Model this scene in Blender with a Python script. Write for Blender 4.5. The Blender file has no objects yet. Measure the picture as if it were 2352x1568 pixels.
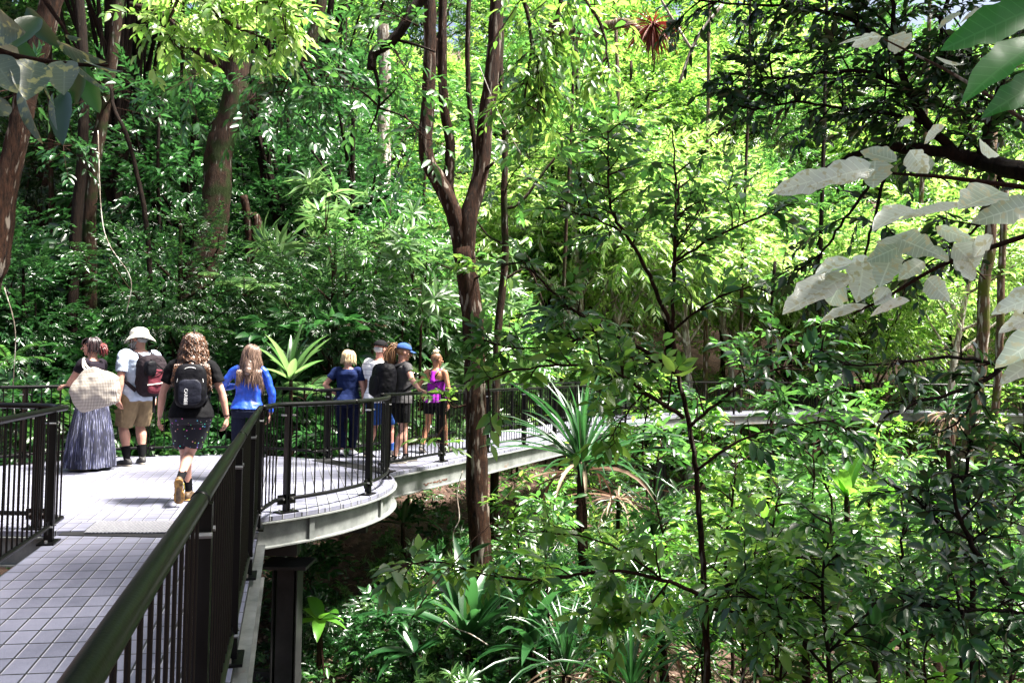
import bpy, bmesh, math, random
import numpy as np
from mathutils import Vector, Matrix, noise as mnoise

sc = bpy.context.scene
COL = sc.collection
R = math.radians
rng = np.random.default_rng(7)
random.seed(7)

# ------------------------------------------------------------------ camera
CAM_H = 1.42
FPX = 1829.0          # focal length in units of a 2352 px wide frame (28 mm)
PITCH, ROLL = R(1.78), R(1.0)
cR = Vector((math.cos(ROLL), 0, math.sin(ROLL)))
cF = Vector((0, math.cos(PITCH), math.sin(PITCH)))
cU = cR.cross(cF).normalized()
cR = cF.cross(cU).normalized()
cam_d = bpy.data.cameras.new('camera')
cam_d.sensor_width = 36; cam_d.lens = 36 * FPX / 2352
cam_d.clip_start = 0.05; cam_d.clip_end = 600
cam = bpy.data.objects.new('camera', cam_d); COL.objects.link(cam)
M = Matrix((cR, cU, -cF)).transposed().to_4x4(); M.translation = (0, 0, CAM_H)
cam.matrix_world = M
sc.camera = cam
CAMP = Vector((0, 0, CAM_H))

def ray(px, py):
    return cR * ((px - 1176) / FPX) + cU * ((784 - py) / FPX) + cF
def at(px, py, Y):
    d = ray(px, py); return CAMP + d * (Y / d.y)
def onz(px, py, z=0.0):
    d = ray(px, py); return CAMP + d * ((z - CAM_H) / d.z)

# ------------------------------------------------------------------ light
SUN_EL, SUN_AZ = 65, 95      # azimuth measured clockwise from +Y (view direction)
w = bpy.data.worlds.new('World'); sc.world = w; w.use_nodes = True
nt = w.node_tree; nt.nodes.clear()
sky = nt.nodes.new('ShaderNodeTexSky'); sky.sky_type = 'NISHITA'; sky.sun_disc = False
sky.sun_elevation = R(SUN_EL); sky.sun_rotation = R(SUN_AZ)
sky.air_density = 1.0; sky.dust_density = 7; sky.ozone_density = 1.0
bg = nt.nodes.new('ShaderNodeBackground'); bg.inputs['Strength'].default_value = 0.05
wo = nt.nodes.new('ShaderNodeOutputWorld')
nt.links.new(sky.outputs[0], bg.inputs[0]); nt.links.new(bg.outputs[0], wo.inputs[0])
sd = bpy.data.lights.new('sun', 'SUN'); sd.energy = 5.0; sd.angle = R(9); sd.color = (1, .96, .88)
so = bpy.data.objects.new('sun', sd); COL.objects.link(so)
sv = Vector((math.sin(R(SUN_AZ)) * math.cos(R(SUN_EL)), math.cos(R(SUN_AZ)) * math.cos(R(SUN_EL)), math.sin(R(SUN_EL))))
so.rotation_euler = sv.to_track_quat('Z', 'Y').to_euler()
vs = sc.view_settings
vs.view_transform = 'Standard'; vs.look = 'None'; vs.gamma = 1; vs.exposure = 2.6
sc.cycles.max_bounces = 4; sc.cycles.diffuse_bounces = 1; sc.cycles.glossy_bounces = 2
sc.cycles.transmission_bounces = 3; sc.cycles.transparent_max_bounces = 4
sc.cycles.use_denoising = True
sc.cycles.sample_clamp_indirect = 8

# ------------------------------------------------------------------ helpers
def tag(o, label=None, cat=None, group=None, kind=None):
    if label: o['label'] = label
    if cat: o['category'] = cat
    if group: o['group'] = group
    if kind: o['kind'] = kind
    return o
def empty(name, loc=(0, 0, 0), rz=0, label=None, cat=None, group=None):
    o = bpy.data.objects.new(name, None); COL.objects.link(o)
    o.location = loc; o.rotation_euler = (0, 0, rz); o.empty_display_size = .1
    return tag(o, label, cat, group)
def link(name, me, parent=None, mat=None):
    o = bpy.data.objects.new(name, me); COL.objects.link(o)
    if parent is not None:
        o.parent = parent
    if mat is not None and not me.materials: me.materials.append(mat)
    return o
def copy_tree(root, loc, rz=0, scale=1.0, label=None, group=None, cat=None):
    r = root.copy(); COL.objects.link(r); r.location = loc; r.rotation_euler = (0, 0, rz)
    r.scale = (scale,) * 3 if not hasattr(scale, '__len__') else scale
    if label: r['label'] = label
    if group: r['group'] = group
    if cat: r['category'] = cat
    for ch in KIDS.get(root.name, []):
        c = ch.copy(); COL.objects.link(c); c.parent = r
    return r
KIDS = {}
def kid(root, o):
    KIDS.setdefault(root.name, []).append(o); return o

def tri_mesh(name, V, F, smooth=False, uv=None):
    V = np.asarray(V, dtype=np.float32); F = np.asarray(F, dtype=np.int32)
    me = bpy.data.meshes.new(name)
    me.vertices.add(len(V)); me.vertices.foreach_set('co', V.ravel())
    k = F.shape[1]
    me.loops.add(F.size); me.loops.foreach_set('vertex_index', F.ravel())
    me.polygons.add(len(F))
    me.polygons.foreach_set('loop_start', np.arange(0, F.size, k, dtype=np.int32))
    me.polygons.foreach_set('loop_total', np.full(len(F), k, dtype=np.int32))
    if smooth: me.polygons.foreach_set('use_smooth', np.ones(len(F), dtype=bool))
    if uv is not None:
        ul = me.uv_layers.new(name='UVMap')
        ul.data.foreach_set('uv', np.asarray(uv, dtype=np.float32)[F.ravel()].ravel())
    me.update(calc_edges=True)
    return me

def norm(a):
    return a / np.maximum(np.linalg.norm(a, axis=-1, keepdims=True), 1e-9)
def smooth_path(P, n=4):
    P = [np.array(p, float) for p in P]
    if len(P) < 3: return np.array(P)
    Q = [2 * P[0] - P[1]] + P + [2 * P[-1] - P[-2]]
    out = []
    for i in range(1, len(Q) - 2):
        for k in range(n):
            t = k / n
            out.append(.5 * ((2 * Q[i]) + (-Q[i-1] + Q[i+1]) * t + (2*Q[i-1] - 5*Q[i] + 4*Q[i+1] - Q[i+2]) * t*t + (-Q[i-1] + 3*Q[i] - 3*Q[i+1] + Q[i+2]) * t**3))
    out.append(P[-1]); return np.array(out)

class MB:
    """collects quads/tris into one mesh"""
    def __init__(s): s.v = []; s.f = []; s.n = 0
    def add(s, V, F):
        s.v.append(np.asarray(V, float)); s.f += [tuple(i + s.n for i in f) for f in F]; s.n += len(V)
    def box(s, c, size, rz=0, ax=None):
        c = np.array(c, float); hx, hy, hz = np.array(size) / 2
        if ax is None:
            ca, sa = math.cos(rz), math.sin(rz); ax = np.array([[ca, sa, 0], [-sa, ca, 0], [0, 0, 1]])
        V = [c + ax[0]*x*hx + ax[1]*y*hy + ax[2]*z*hz for x in (-1, 1) for y in (-1, 1) for z in (-1, 1)]
        s.add(V, [(0, 1, 3, 2), (4, 6, 7, 5), (0, 4, 5, 1), (2, 3, 7, 6), (0, 2, 6, 4), (1, 5, 7, 3)])
    def bar(s, a, b, w, h):
        a = np.array(a, float); b = np.array(b, float); d = b - a; L = np.linalg.norm(d); d /= L
        up = np.array([0, 0, 1.]) if abs(d[2]) < .9 else np.array([0, 1., 0])
        sd_ = norm(np.cross(up, d)); up = np.cross(d, sd_)
        s.box((a + b) / 2, (L, w, h), ax=np.array([d, sd_, up]))
    def tube(s, P, rad, sides=8, cap=True, rough=0, seed=0, flat=None):
        P = np.asarray(P, float); n = len(P)
        rad = np.full(n, rad) if np.isscalar(rad) else np.asarray(rad, float)
        T = np.gradient(P, axis=0); T = norm(T)
        ref = np.array([0, 0, 1.]) if abs(T[0][2]) < .9 else np.array([1., 0, 0])
        X = np.zeros((n, 3)); x = norm(np.cross(ref, T[0]))
        for i in range(n):
            x = x - T[i] * np.dot(x, T[i]); x = x / max(np.linalg.norm(x), 1e-9); X[i] = x
        Yv = np.cross(T, X)
        th = np.arange(sides) * 2 * math.pi / sides
        r = np.repeat(rad[:, None], sides, 1)
        if rough:
            q = np.arange(n)[:, None] * .45; rr = np.random.default_rng(seed)
            ph = rr.uniform(0, 6, 6)
            r = r * (1 + rough * (np.sin(3*th[None] + ph[0] + q*.3) * .5 + np.sin(5*th[None] + ph[1] - q*.5) * .35 + np.sin(q*.6 + ph[2]) * .12 + rr.normal(0, .3, r.shape)))
        V = P[:, None] + X[:, None] * (np.cos(th)[None, :, None] * r[..., None]) + Yv[:, None] * (np.sin(th)[None, :, None] * r[..., None])
        F = [(i*sides + j, i*sides + (j+1) % sides, (i+1)*sides + (j+1) % sides, (i+1)*sides + j) for i in range(n-1) for j in range(sides)]
        if cap: F += [tuple(range(sides))[::-1], tuple((n-1)*sides + j for j in range(sides))]
        s.add(V.reshape(-1, 3), F)
    def ball(s, c, r, rot=None, nu=14, nv=9):
        r = np.full(3, r) if np.isscalar(r) else np.array(r, float)
        V = [(0, 0, 1)]
        for i in range(1, nv):
            a = math.pi * i / nv
            for j in range(nu):
                b = 2*math.pi*j/nu; V.append((math.sin(a)*math.cos(b), math.sin(a)*math.sin(b), math.cos(a)))
        V.append((0, 0, -1)); V = np.array(V) * r
        if rot is not None: V = V @ np.array(rot).T
        F = [(0, 1+j, 1+(j+1) % nu) for j in range(nu)]
        for i in range(nv-2):
            o = 1 + i*nu
            F += [(o+j, o+nu+j, o+nu+(j+1) % nu, o+(j+1) % nu) for j in range(nu)]
        o = 1 + (nv-2)*nu; F += [(o+j, len(V)-1, o+(j+1) % nu) for j in range(nu)]
        s.add(V + np.array(c, float), F)
    def mesh(s, name, smooth=False):
        me = bpy.data.meshes.new(name)
        me.from_pydata(np.concatenate(s.v).tolist() if s.v else [], [], s.f)
        if smooth: me.polygons.foreach_set('use_smooth', np.ones(len(me.polygons), dtype=bool))
        me.update(); return me
    def build(s, name, mat, parent=None, smooth=False):
        me = s.mesh(name, smooth); me.materials.append(mat); return link(name, me, parent)

# ------------------------------------------------------------------ materials
def nmat(name):
    m = bpy.data.materials.new(name); m.use_nodes = True
    nt = m.node_tree; nt.nodes.clear()
    out = nt.nodes.new('ShaderNodeOutputMaterial'); p = nt.nodes.new('ShaderNodeBsdfPrincipled')
    nt.links.new(p.outputs[0], out.inputs[0])
    return m, nt, p, out
def N(nt, t, **kw):
    n = nt.nodes.new(t)
    for k, v in kw.items():
        if k.startswith('i_'): n.inputs[int(k[2:])].default_value = v
        else: setattr(n, k, v)
    return n
def ramp(nt, stops, fac=None):
    r = nt.nodes.new('ShaderNodeValToRGB'); e = r.color_ramp.elements
    while len(e) < len(stops): e.new(.5)
    for el, (p, c) in zip(e, stops): el.position = p; el.color = (*c, 1) if len(c) == 3 else c
    if fac is not None: nt.links.new(fac, r.inputs[0])
    return r
def plain(name, col, rough=.6, metal=0., spec=.5, var=.12, scale=8., bump=.15, bscale=40., sheen=0):
    m, nt, p, out = nmat(name)
    tc = N(nt, 'ShaderNodeTexCoord'); n = N(nt, 'ShaderNodeTexNoise'); n.inputs['Scale'].default_value = scale; n.inputs['Detail'].default_value = 6
    nt.links.new(tc.outputs['Object'], n.inputs['Vector'])
    c0 = tuple(max(0, c*(1-var*1.6)) for c in col); c1 = tuple(min(1, c*(1+var*1.6)) for c in col)
    r = ramp(nt, [(.3, c0), (.7, c1)], n.outputs[0]); nt.links.new(r.outputs[0], p.inputs['Base Color'])
    p.inputs['Roughness'].default_value = rough; p.inputs['Metallic'].default_value = metal
    p.inputs['Specular IOR Level'].default_value = spec
    if sheen: p.inputs['Sheen Weight'].default_value = sheen
    if bump:
        b = N(nt, 'ShaderNodeBump'); b.inputs['Strength'].default_value = bump; b.inputs['Distance'].default_value = .02
        n2 = N(nt, 'ShaderNodeTexNoise'); n2.inputs['Scale'].default_value = bscale; n2.inputs['Detail'].default_value = 4
        nt.links.new(tc.outputs['Object'], n2.inputs['Vector']); nt.links.new(n2.outputs[0], b.inputs['Height']); nt.links.new(b.outputs[0], p.inputs['Normal'])
    return m
def leafmat(name, cols, rough=.35, trans=.35, tcol=None, spec=.5, veins=False, spots=None):
    """cols: list of base colours picked at random per leaf"""
    m, nt, p, out = nmat(name)
    g = N(nt, 'ShaderNodeNewGeometry')
    cols = [tuple(c*.74 for c in k) for k in cols] if 'dead' not in name and 'pale_grey' not in name else cols
    n = len(cols); r = ramp(nt, [(i/n, c) for i, c in enumerate(cols)], g.outputs['Random Per Island'])
    r.color_ramp.interpolation = 'LINEAR'
    colout = r.outputs[0]
    if veins or spots:
        tc = N(nt, 'ShaderNodeTexCoord')
    if veins:
        sp = N(nt, 'ShaderNodeSeparateXYZ'); nt.links.new(tc.outputs['UV'], sp.inputs[0])
        a = N(nt, 'ShaderNodeMath', operation='ABSOLUTE'); nt.links.new(sp.outputs[1], a.inputs[0])
        # side veins: fract((t - |s|*.12)*n)
        ms = N(nt, 'ShaderNodeMath', operation='MULTIPLY_ADD'); nt.links.new(a.outputs[0], ms.inputs[0]); ms.inputs[1].default_value = -.16; nt.links.new(sp.outputs[0], ms.inputs[2])
        m2 = N(nt, 'ShaderNodeMath', operation='MULTIPLY'); nt.links.new(ms.outputs[0], m2.inputs[0]); m2.inputs[1].default_value = 60
        s2 = N(nt, 'ShaderNodeMath', operation='SINE'); nt.links.new(m2.outputs[0], s2.inputs[0])
        g1 = N(nt, 'ShaderNodeMath', operation='GREATER_THAN'); nt.links.new(s2.outputs[0], g1.inputs[0]); g1.inputs[1].default_value = .93
        l1 = N(nt, 'ShaderNodeMath', operation='LESS_THAN'); nt.links.new(a.outputs[0], l1.inputs[0]); l1.inputs[1].default_value = .05
        mx = N(nt, 'ShaderNodeMath', operation='MAXIMUM'); nt.links.new(g1.outputs[0], mx.inputs[0]); nt.links.new(l1.outputs[0], mx.inputs[1])
        mm = N(nt, 'ShaderNodeMath', operation='MULTIPLY'); nt.links.new(mx.outputs[0], mm.inputs[0]); mm.inputs[1].default_value = .2
        mix = N(nt, 'ShaderNodeMix', data_type='RGBA'); nt.links.new(mm.outputs[0], mix.inputs[0]); nt.links.new(colout, mix.inputs[6]); mix.inputs[7].default_value = (*[min(1, c*1.9+.03) for c in cols[-1]], 1)
        colout = mix.outputs[2]
    if spots:
        ns = N(nt, 'ShaderNodeTexNoise'); ns.inputs['Scale'].default_value = 55; ns.inputs['Detail'].default_value = 3; nt.links.new(tc.outputs['Object'], ns.inputs['Vector'])
        rs = ramp(nt, [(.55, (0, 0, 0)), (.62, (1, 1, 1))], ns.outputs[0])
        mix = N(nt, 'ShaderNodeMix', data_type='RGBA'); nt.links.new(rs.outputs[0], mix.inputs[0]); nt.links.new(colout, mix.inputs[6]); mix.inputs[7].default_value = (*spots, 1)
        colout = mix.outputs[2]
    nt.links.new(colout, p.inputs['Base Color'])
    p.inputs['Roughness'].default_value = rough; p.inputs['Specular IOR Level'].default_value = spec
    t = N(nt, 'ShaderNodeBsdfTranslucent')
    hs = N(nt, 'ShaderNodeHueSaturation'); hs.inputs['Hue'].default_value = .485; hs.inputs['Saturation'].default_value = 1.0; hs.inputs['Value'].default_value = 3.1
    nt.links.new(colout, hs.inputs['Color']); nt.links.new(hs.outputs[0], t.inputs[0])
    ms = N(nt, 'ShaderNodeMixShader'); ms.inputs[0].default_value = trans
    nt.links.new(p.outputs[0], ms.inputs[1]); nt.links.new(t.outputs[0], ms.inputs[2]); nt.links.new(ms.outputs[0], out.inputs[0])
    return m
def barkmat(name, c0, c1, lich=(.35, .36, .3), lamt=.62, moss=None, zs=.18, bumps=.9, k=.5):
    c0, c1, lich = [tuple(v*k for v in c) for c in (c0, c1, lich)]
    if moss: moss = tuple(v*k for v in moss)
    m, nt, p, out = nmat(name)
    tc = N(nt, 'ShaderNodeTexCoord'); mp = N(nt, 'ShaderNodeMapping'); mp.inputs['Scale'].default_value = (1, 1, zs)
    nt.links.new(tc.outputs['Object'], mp.inputs[0])
    n = N(nt, 'ShaderNodeTexNoise'); n.inputs['Scale'].default_value = 30; n.inputs['Detail'].default_value = 10; n.inputs['Roughness'].default_value = .8
    nt.links.new(mp.outputs[0], n.inputs['Vector'])
    r = ramp(nt, [(.40, c0), (.62, c1)], n.outputs[0]); colout = r.outputs[0]
    n2 = N(nt, 'ShaderNodeTexNoise'); n2.inputs['Scale'].default_value = 16; n2.inputs['Detail'].default_value = 6; nt.links.new(mp.outputs[0], n2.inputs['Vector'])
    r2 = ramp(nt, [(lamt, (0, 0, 0)), (lamt+.05, (1, 1, 1))], n2.outputs[0])
    mix = N(nt, 'ShaderNodeMix', data_type='RGBA'); nt.links.new(r2.outputs[0], mix.inputs[0]); nt.links.new(colout, mix.inputs[6]); mix.inputs[7].default_value = (*lich, 1)
    colout = mix.outputs[2]
    if moss:
        n3 = N(nt, 'ShaderNodeTexNoise'); n3.inputs['Scale'].default_value = 3; n3.inputs['Detail'].default_value = 8; nt.links.new(tc.outputs['Object'], n3.inputs['Vector'])
        r3 = ramp(nt, [(.5, (0, 0, 0)), (.62, (1, 1, 1))], n3.outputs[0])
        mix = N(nt, 'ShaderNodeMix', data_type='RGBA'); nt.links.new(r3.outputs[0], mix.inputs[0]); nt.links.new(colout, mix.inputs[6]); mix.inputs[7].default_value = (*moss, 1)
        colout = mix.outputs[2]
    nt.links.new(colout, p.inputs['Base Color']); p.inputs['Roughness'].default_value = .85; p.inputs['Specular IOR Level'].default_value = .12
    b = N(nt, 'ShaderNodeBump'); b.inputs['Strength'].default_value = bumps; b.inputs['Distance'].default_value = .05
    nt.links.new(n.outputs[0], b.inputs['Height']); nt.links.new(b.outputs[0], p.inputs['Normal'])
    return m

LG = dict(
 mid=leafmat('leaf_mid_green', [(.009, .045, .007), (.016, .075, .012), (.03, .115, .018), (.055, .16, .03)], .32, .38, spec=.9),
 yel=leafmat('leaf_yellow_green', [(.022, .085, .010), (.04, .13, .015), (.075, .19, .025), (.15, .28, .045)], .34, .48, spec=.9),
 dark=leafmat('leaf_shade_green', [(.005, .022, .005), (.008, .034, .007), (.012, .05, .010), (.022, .075, .015)], .34, .22, spec=.5),  # darkened green: forest shade and backlit silhouettes put into the leaf colour
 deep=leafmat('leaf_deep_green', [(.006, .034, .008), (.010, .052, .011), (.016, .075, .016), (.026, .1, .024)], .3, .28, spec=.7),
 whorl=leafmat('leaf_whorl_green', [(.028, .09, .022), (.045, .125, .032), (.07, .17, .045), (.11, .21, .065)], .3, .35, spec=1.),
 strap=leafmat('leaf_strap_green', [(.008, .042, .012), (.014, .065, .018), (.022, .09, .024)], .3, .28, spec=.9),
 lime=leafmat('leaf_lime_green', [(.035, .15, .012), (.06, .21, .02), (.10, .28, .03)], .35, .48, spec=.8),
 pale=leafmat('leaf_pale_grey', [(.20, .27, .20), (.28, .35, .28), (.40, .45, .40)], .33, .35, veins=True, spots=(.3, .32, .2), spec=.8),
 blotch=leafmat('leaf_blotched', [(.035, .065, .045), (.06, .10, .07), (.09, .13, .09)], .3, .2, veins=True, spots=(.18, .2, .08)),
 big=leafmat('leaf_big_green', [(.008, .1, .012), (.012, .13, .016), (.014, .15, .018)], .45, .45, veins=True),
 glow=leafmat('leaf_glare_lime', [(.055, .16, .02), (.09, .21, .03), (.14, .27, .05), (.22, .33, .10)], .35, .48, spec=.9),  # paler green: sun glare on the leaves put into their colour
 dead=leafmat('leaf_dead_brown', [(.04, .02, .013), (.08, .042, .026), (.14, .085, .05), (.26, .19, .13)], .7, .15),
 red=leafmat('leaf_dead_red', [(.06, .008, .005), (.1, .015, .008), (.15, .03, .015)], .7, .1),
)
BK = dict(
 red=barkmat('bark_red_brown', (.006, .003, .002), (.10, .044, .024), lich=(.34, .29, .24), lamt=.58),
 brown=barkmat('bark_brown', (.02, .011, .007), (.1, .055, .035), moss=(.03, .05, .01)),
 dark=barkmat('bark_dark', (.006, .004, .003), (.04, .022, .014), lamt=.72),
 mossy=barkmat('bark_mossy', (.05, .03, .02), (.2, .13, .08), lich=(.45, .42, .35), lamt=.55, moss=(.1, .12, .02), k=.8),
 pale=barkmat('bark_pale', (.12, .09, .07), (.4, .34, .28), lich=(.6, .58, .52), lamt=.5, k=.9),
 twig=barkmat('bark_twig', (.02, .01, .006), (.09, .04, .025), lamt=.7, zs=1),
)
# ------------------------------------------------------------------ foliage library
def tmpl(n):
    """leaf template with n length segments: (t, s, h) and triangles, sides s=-1..1, midrib s=0"""
    if n == 1:
        V = np.array([(0, 0, 0), (.42, 1, .10), (1, 0, 0), (.42, -1, .10)], float)
        return V, np.array([(0, 3, 2), (0, 2, 1)])
    V = [(0, 0, 0)]; F = []
    for i in range(1, n):
        t = i / n; wd = math.sin(math.pi * t ** .82) ** .8
        V += [(t, wd, .07*wd), (t, 0, 0), (t, -wd, .07*wd)]
    V.append((1, 0, 0)); last = len(V) - 1
    F += [(0, 2, 1), (0, 3, 2)]
    for i in range(n-2):
        a = 1 + i*3; b = a + 3
        F += [(a, a+1, b+1), (a, b+1, b), (a+1, a+2, b+2), (a+1, b+2, b+1)]
    a = last - 3; F += [(a, a+1, last), (a+1, a+2, last)]
    return np.array(V, float), np.array(F)
T1, T3, T8 = tmpl(1), tmpl(3), tmpl(14)

class Fol:
    def __init__(s): s.p = []; s.d = []; s.n = []; s.L = []; s.W = []; s.dr = []; s.tw = MB()
    def leaves(s, p, d, n, L, W, droop=.15):
        p = np.asarray(p, float).reshape(-1, 3); k = len(p)
        s.p.append(p); s.d.append(norm(np.broadcast_to(d, (k, 3)).astype(float))); s.n.append(np.broadcast_to(n, (k, 3)).astype(float))
        s.L.append(np.broadcast_to(L, k).astype(float)); s.W.append(np.broadcast_to(W, k).astype(float)); s.dr.append(np.broadcast_to(droop, k).astype(float))
    def sprays(s, c, d, nl=9, sl=.5, L=.12, ar=.38, rg=rng, flat=.35, droop=.2):
        """twigs starting at c, heading d, carrying nl leaves each on alternating sides"""
        c = np.asarray(c, float).reshape(-1, 3); S = len(c); d = norm(np.broadcast_to(d, (S, 3)).astype(float))
        up = norm(np.array([0, 0, 1.]) + rg.normal(0, flat, (S, 3)))
        side = norm(np.cross(d, up)); up = np.cross(side, d)
        t = (np.arange(nl) + .6) / nl
        sl = sl * rg.uniform(.7, 1.3, (S, 1, 1))
        pos = c[:, None] + d[:, None] * (t[None, :, None] * sl) - np.array([0, 0, 1.]) * (t[None, :, None] ** 2 * sl * droop)
        sg = np.where(np.arange(nl) % 2 == 0, 1., -1.)[None, :, None]
        ang = rg.uniform(.7, 1.15, (S, nl, 1)) * (1 - .55 * t[None, :, None])
        ld = d[:, None] * np.cos(ang) + side[:, None] * np.sin(ang) * sg - np.array([0, 0, 1.]) * rg.uniform(-.1, .55, (S, nl, 1))
        nn = up[:, None] + rg.normal(0, .35, (S, nl, 3))
        LL = L * rg.uniform(.6, 1.25, (S, nl)) * (1 - .25 * t[None])
        s.leaves(pos.reshape(-1, 3), ld.reshape(-1, 3), nn.reshape(-1, 3), LL.ravel(), LL.ravel() * ar * rg.uniform(.85, 1.15, LL.size), rg.uniform(.05, .35, LL.size))
        return pos[:, -1]
    def twigs(s, c, d, sl, r=.004, droop=.2):
        for a, b in zip(np.asarray(c), np.broadcast_to(d, np.asarray(c).shape)):
            b = b / np.linalg.norm(b)
            s.tw.tube([a, a + b*sl*.5 - np.array([0, 0, .25*sl*droop]), a + b*sl - np.array([0, 0, sl*droop])], [r, r*.7, r*.3], 3, cap=False)
    def whorls(s, c, ax, nl=11, L=.18, ar=.22, el=(.1, .9), rg=rng, droop=.3):
        c = np.asarray(c, float).reshape(-1, 3); S = len(c); ax = norm(np.broadcast_to(ax, (S, 3)).astype(float) + rg.normal(0, .12, (S, 3)))
        ref = norm(rg.normal(0, 1, (S, 3))); x = norm(np.cross(ax, ref)); y = np.cross(ax, x)
        th = (np.arange(nl)[None] * 2.4 + rg.uniform(0, 6, (S, 1)))[..., None]; e = rg.uniform(el[0], el[1], (S, nl, 1))
        ld = (x[:, None]*np.cos(th) + y[:, None]*np.sin(th)) * np.cos(e) + ax[:, None] * np.sin(e)
        nn = ax[:, None] * np.cos(e) - (x[:, None]*np.cos(th) + y[:, None]*np.sin(th)) * np.sin(e)
        LL = L * rg.uniform(.7, 1.2, (S, nl))
        pos = c[:, None] + ld * .01 + ax[:, None] * (e - .5) * .05
        s.leaves(pos.reshape(-1, 3), ld.reshape(-1, 3), nn.reshape(-1, 3), LL.ravel(), LL.ravel()*ar, droop)
    def mesh(s, name, T=T1, smooth=False, edge=0., uv=False):
        p = np.concatenate(s.p); d = np.concatenate(s.d); n = np.concatenate(s.n); L = np.concatenate(s.L); W = np.concatenate(s.W); dr = np.concatenate(s.dr)
        side = norm(np.cross(d, n) + 1e-6); nn = np.cross(side, d)
        tv, tf = T; t = tv[:, 0]; S_ = tv[:, 1].copy(); h = tv[:, 2]
        wv = W[:, None] * .5 * S_[None]
        if edge: wv = wv * (1 + edge * np.sin(t[None] * 19 + rng.uniform(0, 6, (len(p), 1))) + edge*.6*np.sin(t[None]*31 + S_[None]*2 + rng.uniform(0, 6, (len(p), 1))))
        V = p[:, None] + d[:, None] * (t[None] * L[:, None])[..., None] + side[:, None] * wv[..., None] \
            + nn[:, None] * ((h[None] * W[:, None] * 3) - (dr[:, None] * t[None] ** 2) * L[:, None])[..., None]
        k = len(tv); F = (np.arange(len(p)) * k)[:, None, None] + tf[None]
        u = np.tile(tv[:, :2], (len(p), 1)) if uv else None
        return tri_mesh(name, V.reshape(-1, 3), F.reshape(-1, 3), smooth, u)
    def count(s): return sum(len(x) for x in s.p)

def blob_points(n, rad, rg, clumps=14, cr=.45, low=-.6):
    """sample points in clumps spread through an ellipsoid; returns points and outward directions"""
    cc = norm(rg.normal(0, 1, (clumps, 3))) * rg.uniform(.35, .95, (clumps, 1)); cc[:, 2] = np.maximum(cc[:, 2], low)
    sz = rg.uniform(.6, 1.3, clumps) * cr
    k = rg.integers(0, clumps, n)
    o = norm(rg.normal(0, 1, (n, 3))) * rg.uniform(.45, 1, (n, 1))
    o[:, 2] *= .62
    p = cc[k] + o * sz[k][:, None]
    d = norm(o * .8 + cc[k] * .6 + np.array([0, 0, .1]))
    return p * np.array(rad), d, cc * np.array(rad)

def tree_proto(name, H, rad, mat, bark, nspray, L, ar, seed, trunk_r, nl=8, crown_z=.62, clumps=14, T=T1, sl=.45, style='spray', label='', cat='tree', group=None, lean=0.04, cr=.45):
    rg = np.random.default_rng(seed)
    e = empty(name, (0, 0, 0), 0, label, cat, group)
    p, d, cc = blob_points(nspray, rad, rg, clumps, cr=cr)
    cz = H * crown_z; off = np.array([rg.normal(0, lean)*H, rg.normal(0, lean)*H, cz])
    f = Fol()
    if style == 'spray': f.sprays(p + off, d, nl, sl, L, ar, rg)
    else: f.whorls(p + off, norm(d + np.array([0, 0, .5])), nl, L, ar, rg=rg)
    me = f.mesh('crown', T, smooth=False)
    me.materials.append(mat); kid(e, link('crown', me, e))
    mb = MB()
    path = smooth_path([(0, 0, -1.5), (rg.normal(0, .04)*H*.3, rg.normal(0, .03)*H*.3, H*.2), (off[0]*.5, off[1]*.5, H*.42), (off[0], off[1], cz), (off[0]*1.2, off[1]*1.2, cz + rad[2]*.6)], 5)
    mb.tube(path, np.linspace(trunk_r, trunk_r*.3, len(path)), 9, rough=.12, seed=seed)
    for c in cc:
        i = int(len(path) * rg.uniform(.45, .85)); a = path[i]; b = c + off
        if b[2] < a[2] - .5: a = path[int(len(path)*.35)]
        m_ = (a + b)/2 + rg.normal(0, .12, 3)*rad[0]*.5
        mb.tube(smooth_path([a, m_, b], 3), np.linspace(trunk_r*.4, trunk_r*.08, 7), 5, cap=False)
    kid(e, mb.build('trunk', bark, e, True))
    return e

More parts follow.
